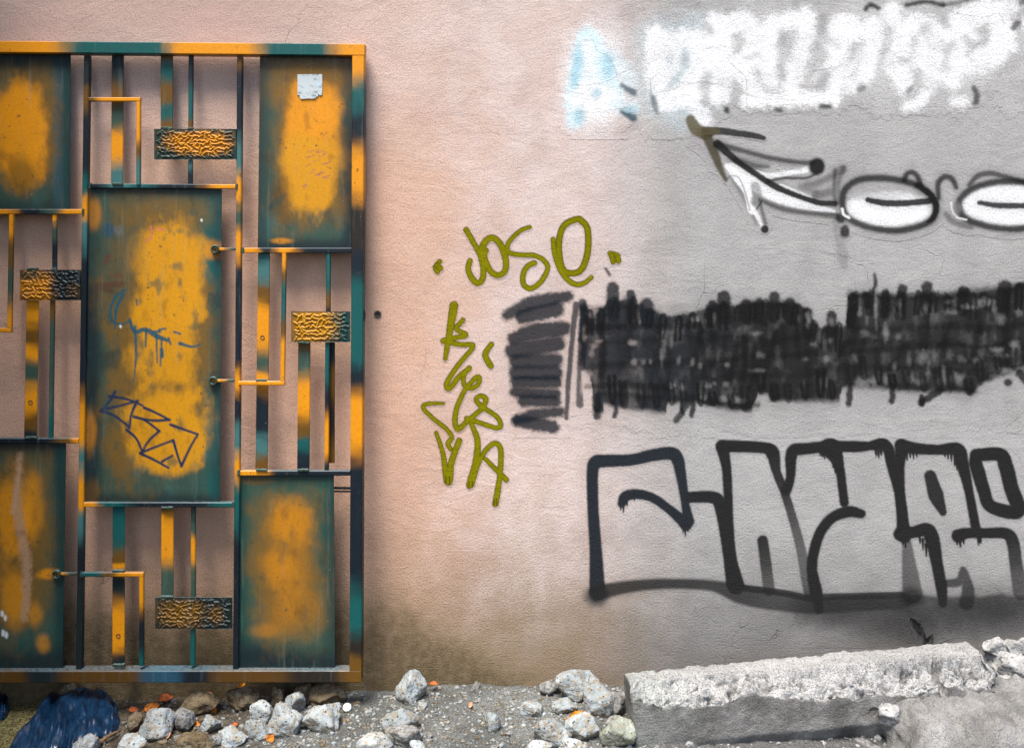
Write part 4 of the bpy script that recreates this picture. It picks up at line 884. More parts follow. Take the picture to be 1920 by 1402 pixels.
def pn4(c):
    brush(c, TE*.8, .55, 14.5); mottle(c, TE, .35, .02, 28)
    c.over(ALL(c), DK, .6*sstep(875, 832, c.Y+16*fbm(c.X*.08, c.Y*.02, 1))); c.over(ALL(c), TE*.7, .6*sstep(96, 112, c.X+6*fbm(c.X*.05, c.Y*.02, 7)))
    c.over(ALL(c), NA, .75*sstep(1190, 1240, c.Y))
    c.blob(40, 1010, 56, 170, OCH, .7, .45, 2.4, .4, .02); c.blob(25, 970, 34, 75, OR, .7, .4, 2, .35, .03); c.blob(25, 1120, 26, 50, OR, .6, .5); c.blob(62, 950, 20, 60, OR, .5, .5); c.blob(65, 1150, 14, 22, OR, .5, .6); c.blob(90, 1076, 22, 9, OR, .7, .5); c.blob(82, 1205, 12, 16, OR, .5, .6)
    c.blob(-80, 1010, 50, 150, OR, .7, .4)
    RU = np.array([.36, .22, .13])
    c.stroke([(38, 850), (32, 950), (50, 1060), (46, 1160)], [8, 18, 20, 12], RU, .8, 9, rag=12); c.stroke([(40, 870), (24, 960)], [4, 8], RU*1.2, .6, 5, rag=8)
    for x, y in ((4, 1150), (10, 1158), (6, 1186), (12, 1190)): c.blob(x, y, 3, 6, np.array([.7, .75, .75]), .8, .4)
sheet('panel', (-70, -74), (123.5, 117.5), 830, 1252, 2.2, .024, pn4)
def pn5(c):
    brush(c, np.array([.01, .08, .06]), .7, 24.5); mottle(c, TE*.7, .4, .02, 38)
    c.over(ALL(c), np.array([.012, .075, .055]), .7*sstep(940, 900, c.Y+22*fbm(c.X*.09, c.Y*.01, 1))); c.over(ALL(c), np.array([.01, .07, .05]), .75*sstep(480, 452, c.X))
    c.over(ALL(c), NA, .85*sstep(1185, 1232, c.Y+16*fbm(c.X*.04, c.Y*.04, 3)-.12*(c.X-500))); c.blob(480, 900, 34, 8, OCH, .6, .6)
    c.blob(537, 1060, 66, 145, OCH, .70, .45, 2.4, .4, .02); c.blob(545, 980, 40, 40, OR*.75, .75, .6, 2.2, .4, .03); c.blob(520, 1062, 30, 34, OR*.75, .6, .6); c.blob(545, 1080, 30, 70, OR*.7, .5, .7); c.blob(550, 1150, 50, 40, OR*.6, .35, .7); c.blob(495, 1182, 26, 12, OR*.7, .4, .7)
    mottle(c, GR*.7, .45, .04, 51, .13)
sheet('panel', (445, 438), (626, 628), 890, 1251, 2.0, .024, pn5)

# embossed plates with the worm-like relief
def plate(xl, xr, y0, y1, paint, seed):
    rs = np.random.default_rng(seed); last = {}
    def relief(X, Y):
        H = np.zeros(X.shape); w_ = xr-xl; h_ = y1-y0
        nx_, ny_ = int(w_/9.0), int(h_/7.4)
        for i in range(nx_):
            for j in range(ny_):
                cx = xl+5+(i+.5+rs.uniform(-.25, .25)+(.5 if j % 2 else 0))*(w_-10)/(nx_+.3); cy = y0+3+(j+.5+rs.uniform(-.25, .25))*(h_-6)/ny_
                a = rs.uniform(-.75, .75) + (math.pi/2 if rs.random() < .22 else 0); L = rs.uniform(3.4, 5.0); b = rs.uniform(-1.8, 1.8)
                t = np.linspace(-1, 1, 9)
                qx = cx+math.cos(a)*L*t-math.sin(a)*b*np.sin(t*2.6); qy = cy+math.sin(a)*L*t+math.cos(a)*b*np.sin(t*2.6)
                r = np.where((Y[:, 0] > qy.min()-4) & (Y[:, 0] < qy.max()+4))[0]; cc = np.where((X[0] > qx.min()-4) & (X[0] < qx.max()+4))[0]
                if len(r) == 0 or len(cc) == 0: continue
                sl = (slice(r[0], r[-1]+1), slice(cc[0], cc[-1]+1))
                d = np.min(np.hypot(X[sl][..., None]-qx, Y[sl][..., None]-qy), -1)
                H[sl] = np.maximum(H[sl], np.clip(1-(d/1.65)**2, 0, 1))
        edge = np.minimum(np.minimum(X-xl, xr-X), np.minimum(Y-y0, y1-Y))
        s_ = H*sstep(0, 3, edge); last['h'] = s_
        return .0042*s_
    return sheet('embossed_plate', (xl, xl), (xr, xr), y0, y1, 1.0, .010, paint, .004, relief)
def pp1(c): c.rgb[:] = GR*.8; c.blob(370, 268, 62, 22, OR, 1, .35, 2.4, .3, .05)
def pp2(c): c.rgb[:] = DK*1.3; c.blob(66, 536, 34, 32, OR, .95, .4, 2.6, .3, .05); c.blob(56, 516, 26, 8, GR*.8, .7, .5); c.blob(140, 545, 16, 14, BR, .6, .5)
def pp3(c): c.rgb[:] = TE*.8; c.blob(588, 612, 46, 40, YE, 1, .35, 2.4, .3, .05)
def pp4(c): c.rgb[:] = DK*1.2+GR*.15; c.blob(340, 1150, 44, 24, OCH*1.3, .9, .5, 2.4, .3, .05); c.blob(405, 1150, 14, 18, OCH, .7, .6)
plate(289, 443, 242, 299.3, pp1, 1); plate(37.5, 151, 506, 563, pp2, 2); plate(546, 656.5, 584, 641.5, pp3, 3); plate(291, 435, 1120, 1178.5, pp4, 4)

# latch bolt to the wall, small lug on the post, torn sticker
BLACK = plain('black_iron', (.018, .016, .018), .5, .4, 150, .4)
mesh('latch_bolt', *[(lambda a, b: (np.vstack([a, b]), [(0, 1, 2, 3), (7, 6, 5, 4), (0, 4, 5, 1), (1, 5, 6, 2), (2, 6, 7, 3), (3, 7, 4, 0)]))(
    np.array([G(624, 912, .04), G(658, 912.5, .04), G(658, 917.5, .04), G(624, 917, .04)]), np.array([G(624, 912, .055), G(658, 912.5, .055), G(658, 917.5, .055), G(624, 917, .055)]))][0], BLACK, gate)
mesh('latch_bolt', *[(lambda a, b: (np.vstack([a, b]), [(0, 1, 2, 3), (7, 6, 5, 4), (0, 4, 5, 1), (1, 5, 6, 2), (2, 6, 7, 3), (3, 7, 4, 0)]))(
    np.array([G(626, 919, .044), G(658, 919.5, .044), G(658, 923, .044), G(626, 922.5, .044)]), np.array([G(626, 919, .056), G(658, 919.5, .056), G(658, 923, .056), G(626, 922.5, .056)]))][0], BLACK, gate)
a = np.linspace(-math.pi/2, math.pi/2, 9)
lv = np.vstack([G(681.0+4.5*np.cos(a), 592+13*np.sin(a), .018), G(681.0+4.5*np.cos(a), 592+13*np.sin(a), .034)])
mesh('lug', lv, [tuple(range(9)), tuple(range(17, 8, -1))]+[(i, i+9, i+10, i+1) for i in range(8)]+[(8, 17, 9, 0)], BLACK, gate)
m = M('torn_paper'); n_ = m.noise(55, 6, .62, stretch=(1, 1, 1.6, .7)); n2_ = m.noise(22, 4, .6)
cc = m.mix(m.rng(n_, .52, .64), (.44, .49, .50), (.17, .23, .25)); cc = m.mix(m.rng(n2_, .58, .66), cc, (.40, .52, .58))
PAPER = m.done(cc, .8, m.bump(n_, .4, .001), .2)
out = [(557.5, 140), (580, 139.5), (604, 139.5), (604.5, 160), (604, 178), (600, 179.5), (597, 176.5), (596, 181), (592.5, 182), (591.5, 185.5), (578, 185), (564, 186), (561.5, 182), (562.5, 179.5), (557.5, 177.5), (558, 160)]
fr = np.array([G(x, y, .0205) for x, y in out]); bk = np.array([G(x, y, .0235) for x, y in out]); n = len(out)
st = mesh('sticker', np.vstack([fr, bk]), [tuple(range(n))[::-1]]+[(i, (i+1) % n, n+(i+1) % n, n+i) for i in range(n)], PAPER, s2)
st['label'] = 'torn white square paper sticker'

# ------------------------------------------------------------------ broken concrete
def slab(name, label, cat, cen, size, rot, broken, seed, amp=1.0, step=.009, tilt=(0, 0)):
    lx, ly, lz = size
    nx, ny, nz = max(2, int(lx/step)), max(2, int(ly/step)), max(2, int(lz/step))
    idx, V = {}, []
    def vid(i, j, k):
        key = (i, j, k)
        if key not in idx: idx[key] = len(V); V.append(((i/nx-.5)*lx, (j/ny-.5)*ly, (k/nz-.5)*lz))
        return idx[key]
    F = []
    for i in range(nx):
        for j in range(ny):
            F.append([vid(i, j, nz), vid(i+1, j, nz), vid(i+1, j+1, nz), vid(i, j+1, nz)]); F.append([vid(i, j, 0), vid(i, j+1, 0), vid(i+1, j+1, 0), vid(i+1, j, 0)])
    for i in range(nx):
        for k in range(nz):
            F.append([vid(i, 0, k), vid(i+1, 0, k), vid(i+1, 0, k+1), vid(i, 0, k+1)]); F.append([vid(i, ny, k), vid(i, ny, k+1), vid(i+1, ny, k+1), vid(i+1, ny, k)])
    for j in range(ny):
        for k in range(nz):
            F.append([vid(0, j, k), vid(0, j, k+1), vid(0, j+1, k+1), vid(0, j+1, k)]); F.append([vid(nx, j, k), vid(nx, j+1, k), vid(nx, j+1, k+1), vid(nx, j, k+1)])
    V = np.array(V); br = broken(V, size)          # returns V moved, breakage and paleness 0..1
    V, b = br
    pit = b[:, 1] if b.ndim == 2 else np.zeros(len(V)); b = b[:, 0] if b.ndim == 2 else b
    x, y, z = V.T
    d1 = np.stack([fbm(x*9, y*9, z*9+seed, 4), fbm(x*9+31, y*9, z*9+seed, 4), fbm(x*9, y*9+57, z*9+seed, 4)], -1)
    d2 = np.stack([fbm(x*45, y*45, z*45+seed, 4), fbm(x*45+31, y*45, z*45+seed, 4), fbm(x*45, y*45+57, z*45+seed, 4)], -1)
    V = V+amp*(d1*.016*(.35+b[:, None])+d2*(.006+.020*b[:, None]))
    R = np.array(Matrix.Rotation(rot, 3, 'Z') @ Matrix.Rotation(tilt[0], 3, 'Y') @ Matrix.Rotation(tilt[1], 3, 'X'))
    V = V@R.T+np.array(cen)
    colr = np.stack([b, pit, b, np.ones_like(b)], -1)
    o = mesh(name, V, F, CONC, origin=cen, col=colr, smooth=True)
    return put(o, label, cat)
def kerb_break(V, size):
    lx, ly, lz = size; V = V.copy(); x = V[:, 0]
    u = x/lx+.5; fy = V[:, 1]/ly+.5; fz = V[:, 2]/lz+.5
    # the front top arris is knocked off in a ragged band that varies along the length
    n1 = fbm(x*5, 1.7, 3.3, 3); n2 = fbm(x*24, 7.7, 3.3, 3)
    drop = .026+.030*u+.050*n1+.026*n2; back = .050+.040*n1+.045*fbm(x*13, 2.2, 8.8, 3)-.022*u
    f = np.clip(1-(fy*ly)/np.maximum(back, .02), 0, 1); t = np.clip((fz*lz-(lz-np.maximum(drop, .012)*1.5))/(np.maximum(drop, .012)*1.5), 0, 1)
    ch = f*t
    pitn = fbm(x*38, V[:, 1]*38, V[:, 2]*38, 3); pit2 = fbm(x*85, V[:, 1]*85, V[:, 2]*85+4, 3)
    V[:, 2] -= np.sqrt(ch)*np.maximum(drop, .012)*1.05
    V[:, 1] += .35*ch*np.maximum(drop, .012)
    b = sstep(.015, .12, ch)
    pit3 = fbm(x*150, V[:, 1]*150, V[:, 2]*150+2, 2)
    dep = b*(np.clip(pitn+.03, 0, 1)*.045+np.clip(pit2, 0, 1)*.055+np.clip(pit3, 0, 1)*.022)
    V[:, 2] -= dep*.8; V[:, 1] += dep*.6
    top = sstep(.97, 1.0, fz)
    b = np.maximum(b*.85, top*(.62+.5*fbm(x*9, V[:, 1]*30, 1.1, 3)))  # flat top painted paler too, overhead light put into the colour
    back_e = np.clip((fy-.86)/.14, 0, 1)*top
    V[:, 2] -= back_e*.020*np.clip(fbm(x*30, 3.1, 6.6, 4)+.45, 0, 1)
    V[:, 0] -= sstep(.93, 1.0, u)*.06*(fbm(V[:, 1]*22, V[:, 2]*22, 9.1, 3)+.5)*1.5
    rough = sstep(.93, 1.0, u)
    V[:, 2] -= rough*.03*fz*(fbm(V[:, 1]*16, x*16, 2.1, 3)+.6)
    b = np.maximum(b, rough*(.4+.5*fbm(x*30, V[:, 1]*30, V[:, 2]*30, 3)))
    und = np.clip(1-fz/.42, 0, 1)*np.clip(1-fy/.5, 0, 1)*sstep(.1, .3, u)
    V[:, 1] += und*.10*np.clip(fbm(x*14, 4.4, 2.2, 4)+.55, 0, 1)
    pit = np.clip(dep/.016, 0, 1)
    return V, np.stack([np.clip(b, 0, 1)*.9, pit], -1)
ang = math.radians(5)
kl, kd, kh = 1.09, .125, .27
kc = (.338+.5*kl*math.cos(ang)-.5*kd*math.sin(ang), -.378+.5*kl*math.sin(ang)+.5*kd*math.cos(ang), .060)
slab('concrete_kerb', 'long grey concrete kerb block with a ragged broken top edge lying along the wall', 'concrete block', kc, (kl, kd, kh), ang, kerb_break, 3.0, amp=1.05, step=.0052, tilt=(math.radians(-2.9), 0))
def slab_break(V, size):
    lx, ly, lz = size; V = V.copy()
    u = V[:, 0]/lx+.5; fy = V[:, 1]/ly+.5; fz = V[:, 2]/lz+.5
    e = np.maximum(np.maximum(1-u/.12, 0), np.maximum(1-fy/.25, 0))
    V[:, 2] -= fz*np.clip(e, 0, 1)**2*.05
    V[:, 0] += sstep(.08, 0, u)*.06*(fbm(V[:, 1]*11, V[:, 2]*11, 2.1, 3)+.3)
    V[:, 2] += fz*.030*fbm(V[:, 0]*7, V[:, 1]*7, 5.5, 4)
    V[:, 2] += fz*(.030*fbm(V[:, 0]*16, V[:, 1]*16, 1.5, 4)+.042*fbm(V[:, 0]*40, V[:, 1]*40, 6.5, 3)-.022*sstep(.010, .0, np.abs(V[:, 0]+.28+.35*V[:, 1]+.03*fbm(V[:, 1]*20, 1., 1., 3))))
    b = np.full(len(V), -.06)+.12*fz+1.0*fbm(V[:, 0]*12, V[:, 1]*12, V[:, 2]*12, 4)
    return V, np.clip(b, .1, .95)
slab('concrete_slab', 'rough broken concrete slab in the bottom right corner before the kerb', 'concrete slab', (1.46, -.335, .055), (.86, .26, .13), math.radians(6), slab_break, 8.0, amp=.9, step=.0075, tilt=(math.radians(-1), math.radians(3)))

# ------------------------------------------------------------------ stones
_ico = None
def ico(sub):
    import bmesh
    bm = bmesh.new(); bmesh.ops.create_icosphere(bm, subdivisions=sub, radius=1)
    v = np.array([q.co[:] for q in bm.verts]); f = [[q.index for q in t.verts] for t in bm.faces]; bm.free()
    return v, f
I4, I2, I1 = ico(5), ico(2), ico(1)
def rock_shape(seed, dirs, planes=13, sharp=14.0):
    r = np.random.default_rng(seed)
    nrm = r.normal(size=(planes, 3)); nrm /= np.linalg.norm(nrm, axis=1)[:, None]
    dist = r.uniform(.72, 1.05, planes)
    dots = np.maximum(dirs@nrm.T, 1e-3)
    rad = dist/dots
    rad = -np.log(np.sum(np.exp(-sharp*np.minimum(rad, 3)), 1))/sharp
    rad = np.minimum(rad, 1.25)
    x, y, z = dirs.T
    rad = rad*(1+.30*fbm(x*1.8+seed, y*1.8, z*1.8, 3)+.16*fbm(x*6+seed, y*6, z*6, 4))
    return dirs*rad[:, None]
def stone(px, py, wpx, hpx, kind, label, seed, lift=0.0, y=None, group='stones in the rubble along the wall foot'):
    base = py+hpx*.34
    if y is None:
        z0 = 0.0
        for _ in range(4):
            yy = min(ground_y(max(base, HY+600), z0), -.035-wpx/PPM*.35); X = (px-CX)*(D+yy)/D/PPM; z0 = float(ground_h(X, yy))
    else: yy = y
    k = (D+yy)/D/PPM
    cen = np.array([(px-CX)*k, yy, EYE-(py-HY)*k])
    rw, rh = wpx*k*.56, hpx*k*.58
    dirs, F = I4
    V = rock_shape(seed, dirs)*np.array([rw, (rw+rh)*.45, rh])
    V = V+cen
    o = mesh('stone', V, F, ROCK[kind], origin=cen, smooth=True)
    return put(o, label, 'stone', group)
ST = [
 (253, 1356, 27, 33, 'tan', 'small brown upright stone right of the blue plastic bag'),
 (296, 1361, 54, 44, 'pale', 'roundish pale stone below the two orange leaves, nearest the plastic bag of the big ones'),
 (163, 1396, 40, 30, 'pale', 'pale stone at the bottom edge in front of the blue bag'),
 (244, 1398, 46, 28, 'white', 'bluish white stone cut by the bottom edge right of the stick'),
 (131, 1293, 27, 22, 'tan', 'brown stone chip tucked under the bottom rail above the blue bag'),
 (344, 1353, 34, 36, 'grey', 'dull grey tilted stone left of the upright orange leaf'),
 (374, 1320, 58, 34, 'tan', 'brownish flat topped stone behind the upright orange leaf'),
 (392, 1358, 30, 36, 'pale', 'narrow pale stone directly below the upright orange leaf'),
 (371, 1393, 58, 32, 'tan', 'tan stone with a pale rim at the bottom edge below the grey tilted stone'),
 (493, 1336, 46, 44, 'white', 'white lump left of the pitted white stone in the white trio'),
 (535, 1354, 54, 54, 'white', 'largest pitted white stone in the middle of the white trio'),
 (550, 1320, 34, 38, 'pale', 'pale bluish pointed stone behind the pitted white stone'),
 (479, 1370, 40, 36, 'pale', 'pale rounded stone below the white lump'),
 (436, 1383, 42, 30, 'white', 'notched white stone between the small rust leaf and the bottom edge'),
 (605, 1346, 62, 52, 'white', 'flat faced angular white stone left of the bottle cap'),
 (571, 1303, 34, 44, 'tan', 'brown upright stone under the right part of the bottom rail'),
 (615, 1300, 52, 38, 'tan', 'tan knobbly stone under the bottom right corner of the gate'),
 (521, 1309, 28, 36, 'tan', 'brown pointed stone under the gate left of the brown upright one'),
 (454, 1312, 52, 30, 'tan', 'dark brown lump beneath the amber leaf standing against the wall'),
 (408, 1388, 18, 24, 'grey', 'tiny dark grey stone between the tan stone and the notched white stone'),
 (772, 1287, 46, 54, 'pale', 'pale rounded stone standing alone against the wall right of the gate'),
 (747, 1354, 58, 42, 'pale', 'pale flat topped stone half sunk in the sand below the lone stone'),
 (761, 1380, 50, 36, 'grey', 'grey tan stone touching the flat topped half sunk stone from below'),
 (706, 1391, 54, 36, 'white', 'white stone at the bottom edge below the bottle cap'),
 (781, 1398, 24, 18, 'white', 'small white stone tip at the bottom edge beside the grey tan stone'),
 (920, 1352, 26, 36, 'pale', 'smooth pale hump alone in the open sand'),
 (1033, 1289, 32, 28, 'grey', 'small grey stone against the wall left of the wide pale stone'),
 (1081, 1290, 68, 46, 'pale', 'wide pale stone against the wall left of the kerb block'),
 (1120, 1310, 50, 58, 'pale', 'tall pale stone right of the wide pale stone'),
 (1155, 1318, 42, 44, 'grey', 'grey stone wedged between the tall pale stone and the kerb block'),
 (1058, 1321, 36, 26, 'pale', 'small pale stone below the wide pale stone'),
 (996, 1331, 38, 26, 'pale', 'low flat pale stone left of the amber leaf'),
 (1031, 1374, 64, 50, 'pale', 'large pale stone below the low flat one'),
 (1091, 1366, 52, 42, 'white', 'speckled white stone in front of the amber leaf'),
 (1162, 1375, 52, 52, 'green', 'greenish grey stone leaning on the left end of the kerb block'),
 (1008, 1399, 40, 22, 'white', 'pale stone tip at the bottom edge below the large pale stone'),
 (1073, 1399, 42, 24, 'pale', 'pale stone tip at the bottom edge below the speckled white stone'),
 (1151, 1353, 26, 20, 'grey', 'small grey stone above the greenish grey stone'),
]
for i, (x, y, w_, h_, k_, lb) in enumerate(ST): stone(x, y, w_, h_, k_, lb, 40+i)
RT = [
 (1668, 1341, 44, 38, 'ash', 'pale ash stone leaning on the kerb front at the slab corner', -.335),
 (1712, 1328, 36, 16, 'ash', 'thin pale stone sliver between kerb and slab', -.30),
 (1872, 1214, 42, 32, 'ash', 'pale knobbly stone at the right end of the kerb top', -.10),
 (1901, 1220, 30, 36, 'ash', 'upright ash stone right of the knobbly one by the picture edge', -.12),
 (1910, 1254, 52, 44, 'ash', 'ash rubble lump beside the broken end of the kerb', -.17),
 (1904, 1290, 60, 34, 'ash', 'flat ash rubble piece between the kerb end and the slab', -.20),
 (1908, 1268, 92, 92, 'ash', 'broad ash rubble block carrying the smaller stones at the kerb end', -.115),
 (1889, 1240, 24, 20, 'ash', 'small ash stone between the knobbly stone and the rubble lump', -.15),
 (1885, 1275, 26, 20, 'ash', 'small ash stone touching the broken kerb end from the right', -.19),
 (1917, 1205, 22, 16, 'ash', 'ash chip behind the upright stone at the picture edge', -.07),
 (1950, 1240, 60, 80, 'ash', 'big ash rubble block at the far right against the wall', -.12)]
for i, (x, y, w_, h_, k_, lb, yy) in enumerate(RT): stone(x, y, w_, h_, k_, lb, 140+i, y=yy, group='rubble at the right end of the kerb')

# ------------------------------------------------------------------ gravel and crumbs
def scatter(name, n, mat, xr, yr, size, seed, flat_=.7):
    r = np.random.default_rng(seed); V, F = [], []; bv, bf = I1; bf = np.array(bf); k = 0
    X = r.uniform(*xr, n); Y = -np.abs(r.uniform(-yr[1], -yr[0], n)); Z = ground_h(X, Y)
    s_ = size[0]+(size[1]-size[0])*r.random(n)**3.2
    for i in range(n):
        q = bv*(1+.35*r.uniform(-1, 1, (len(bv), 1)))*np.array([1, r.uniform(.6, 1), r.uniform(.45, .85)])*s_[i]
        a = r.uniform(0, 6.28); R = np.array([[math.cos(a), -math.sin(a), 0], [math.sin(a), math.cos(a), 0], [0, 0, 1]])
        V.append(q@R.T+np.array([X[i], Y[i], Z[i]+s_[i]*.15])); F.append(bf+k); k += len(bv)
    o = mesh(name, np.vstack(V), np.vstack(F), mat)
    return put(o, kind='stuff')
for n_, (mt, xr_, k_) in enumerate((('pale', (-1.0, .40), 150), ('grey', (-1.35, .40), 130), ('tan', (-1.45, -.3), 150), ('ash', (.36, 1.7), 120))):
    scatter('rubble_chips', k_, ROCK[mt], xr_, (-.60, -.012), (.005, .017), 20+n_)
scatter('gravel', 1900, ROCK['pale'], (-.75, .42), (-.62, -.012), (.0012, .0075), 1)
scatter('gravel', 1500, ROCK['grey'], (-1.35, .42), (-.62, -.012), (.0012, .0085), 2)
scatter('gravel', 3200, ROCK['tan'], (-1.6, .45), (-.62, -.012), (.0014, .0065), 3)
scatter('gravel', 1500, ROCK['pale'], (-.9, .45), (-.62, -.012), (.0016, .0085), 9)
scatter('gravel', 1500, ROCK['ash'], (.3, 1.75), (-.62, -.012), (.0012, .009), 4)

# ------------------------------------------------------------------ dry leaves
def leaf(px, py, lpx, wpx, kind, label, rot, seed, y=None, stand=.35, curl=.5, grp='dry leaves on the rubble'):
    if y is None:
        z0 = 0.0
        for _ in range(4):
            yy = min(ground_y(max(py+3, HY+600), z0), -.03); X = (px-CX)*(D+yy)/D/PPM; z0 = float(ground_h(X, yy))
    else: yy = y
    k = (D+yy)/D/PPM; cen = np.array([(px-CX)*k, yy, EYE-(py-HY)*k+.002])
    L, W = lpx*k, wpx*k; nu, nv = 15, 9; r = random.Random(seed)
    U, Vv = np.meshgrid(np.linspace(0, 1, nu), np.linspace(-1, 1, nv))
    wid = np.sin(np.pi*U**.85)**.8*(1+.18*np.sin(U*38+seed)*np.abs(Vv))
    x = (U-.5)*L; yv = Vv*wid*W*.5
    z = curl*W*.55*(np.abs(Vv)**1.6)*wid+.10*L*np.sin(U*3+seed)+.05*W*np.sin(U*44)*(1-np.abs(Vv)*.4)+.08*W*np.sin(Vv*7+U*9)
    pt = np.stack([x, yv, z], -1).reshape(-1, 3)
    n_ = len(pt); pb = pt-np.array([0, 0, .0011])
    V = np.vstack([pt, pb]); F = grid_faces(nv, nu).tolist(); F += [[a+n_ for a in q[::-1]] for q in F]
    per = list(range(nu))+[i*nu+nu-1 for i in range(1, nv)]+[(nv-1)*nu+i for i in range(nu-2, -1, -1)]+[i*nu for i in range(nv-2, 0, -1)]
    F += [(per[(i+1) % len(per)], per[i], per[i]+n_, per[(i+1) % len(per)]+n_) for i in range(len(per))]
    R = Matrix.Rotation(stand, 3, 'X') @ Matrix.Rotation(rot, 3, 'Z')
    V = V@np.array(R).T+cen
    o = mesh('dry_leaf', V, F, LEAF[kind], origin=cen, smooth=True)
    # the stalk
    d = np.array(R)@np.array([1., 0, 0]); s0 = cen-d*L*.5; s1 = s0-d*L*.25
    e1 = np.array([0, .0008, .0008]); e2 = np.array([0, .0008, -.0008])
    mesh('stalk', [s0+e1, s0+e2, s0-e1, s0-e2, s1+e1*.6, s1+e2*.6, s1-e1*.6, s1-e2*.6], [(0, 1, 5, 4), (1, 2, 6, 5), (2, 3, 7, 6), (3, 0, 4, 7), (3, 2, 1, 0), (4, 5, 6, 7)], LEAF[kind], o)
    return put(o, label, 'leaf', grp)
leaf(312, 1310, 28, 16, 'rust', 'rust leaf under the bottom rail, highest of the cluster right of the bag', .3, 1, stand=.7)
leaf(285, 1327, 30, 17, 'orange', 'orange curled leaf lying above the roundish pale stone', .45, 2, stand=.7)
leaf(251, 1331, 20, 12, 'rust', 'small rust leaf beside the bag, left of the orange curled leaf', -.1, 3, stand=.6)
leaf(258, 1378, 20, 11, 'pinkish', 'small pinkish leaf below the brown upright stone', .5, 4, stand=.5)
leaf(313, 1381, 16, 13, 'pinkish', 'pinkish crumpled leaf scrap under the roundish pale stone', .6, 5, stand=.5)
leaf(396, 1330, 30, 26, 'orange', 'bright orange ribbed leaf standing upright before the flat topped stone', 1.5, 6, stand=1.25, curl=.35)
leaf(450, 1293, 34, 14, 'amber', 'narrow amber leaf standing against the wall under the bottom rail', 1.0, 7, stand=1.3, curl=.9)
leaf(392, 1301, 14, 8, 'pinkish', 'tiny curled leaf on top of the flat topped brown stone', .2, 8, stand=.8)
leaf(367, 1357, 20, 11, 'orange', 'small orange leaf between the grey tilted stone and the narrow pale stone', -.3, 9, stand=.5)
leaf(440, 1359, 16, 9, 'rust', 'small rust leaf in the gravel above the notched white stone', .2, 10, stand=.5)
leaf(507, 1385, 18, 18, 'orange', 'orange leaf scrap at the bottom edge below the pitted white stone', .9, 11, stand=.9)
leaf(814, 1283, 18, 8, 'rust', 'narrow brown leaf at the wall foot right of the lone stone', -.2, 12, stand=.5)
leaf(882, 1322, 12, 8, 'pinkish', 'tiny pink leaf chip in the open sand', 1.2, 13, stand=.9)
leaf(575, 1356, 22, 5, 'rust', 'thin brown leaf sliver between the pitted and the flat faced white stones', -.75, 14, stand=.9)
leaf(1088, 1344, 42, 22, 'amber', 'bright amber leaf behind the speckled white stone', .1, 15, stand=.85, curl=.3)
leaf(1720, 1187, 62, 24, 'dark', 'large dark shrivelled leaf standing on the kerb against the wall', -1.12, 16, y=-.10, stand=1.45, curl=.9)
leaf(1741, 1203, 32, 16, 'dark', 'smaller dark leaf beside the large shrivelled one on the kerb', 1.1, 17, y=-.10, stand=1.4)
leaf(1768, 1303, 46, 18, 'grey', 'grey folded leaf stuck upright between kerb front and slab', -1.35, 18, y=-.30, stand=1.4, curl=.9)
leaf(1752, 1318, 30, 16, 'grey', 'pale grey leaf lying left of the upright folded one', -.5, 19, y=-.31, stand=1.2)
leaf(1638, 1333, 24, 12, 'dark', 'small dark leaf against the kerb front left of the ash stone', .3, 20, y=-.36, stand=1.1)
leaf(1626, 1394, 56, 14, 'grey', 'long grey leaf in the shadow at the bottom edge under the kerb', -.25, 21, y=-.40, stand=.7)

# twig by the bag and twig on the kerb
def twig(pts, r, label, mat, seed):
    q = spline(pts.tolist() if isinstance(pts, np.ndarray) else pts, k=5); V, F = [], []; N = len(q); rr_ = np.random.default_rng(seed)
    for i, p_ in enumerate(q):
        t = q[min(i+1, N-1)]-q[max(i-1, 0)]; t /= np.linalg.norm(t); a = np.cross(t, [0, 0, 1.]); a /= np.linalg.norm(a)+1e-9; b = np.cross(a, t)
        rd = r*(1-.5*i/N)*rr_.uniform(.8, 1.2)
        for k in range(6): V.append(p_+rd*(a*math.cos(k*math.pi/3)+b*math.sin(k*math.pi/3)))
    for i in range(N-1):
        for k in range(6): F.append((i*6+k, i*6+(k+1) % 6, (i+1)*6+(k+1) % 6, (i+1)*6+k))
    F += [tuple(range(5, -1, -1)), tuple((N-1)*6+k for k in range(6))]
    o = mesh('twig', V, F, mat, origin=q[0], smooth=True); return put(o, label, 'twig')
def gp(px, py, up=0.0):
    z0 = 0.0
    for _ in range(4):
        yy = ground_y(py, z0); X = (px-CX)*(D+yy)/D/PPM; z0 = float(ground_h(X, yy))+up
    return np.array([X, yy, z0])
WOOD = plain('dry_wood', (.16, .10, .055), .8, .5, 120)
twig(np.array([gp(186, 1391, .012), gp(204, 1379, .016), gp(224, 1369, .014)]), .0065, 'short brown twig lying right of the blue bag', WOOD, 1)
twig(np.array([P(1758, 1207, -.15), P(1774, 1200, -.15), P(1789, 1194, -.15)]), .0035, 'thin dark twig on the kerb top by the dark leaves', LEAF['dark'], 2)

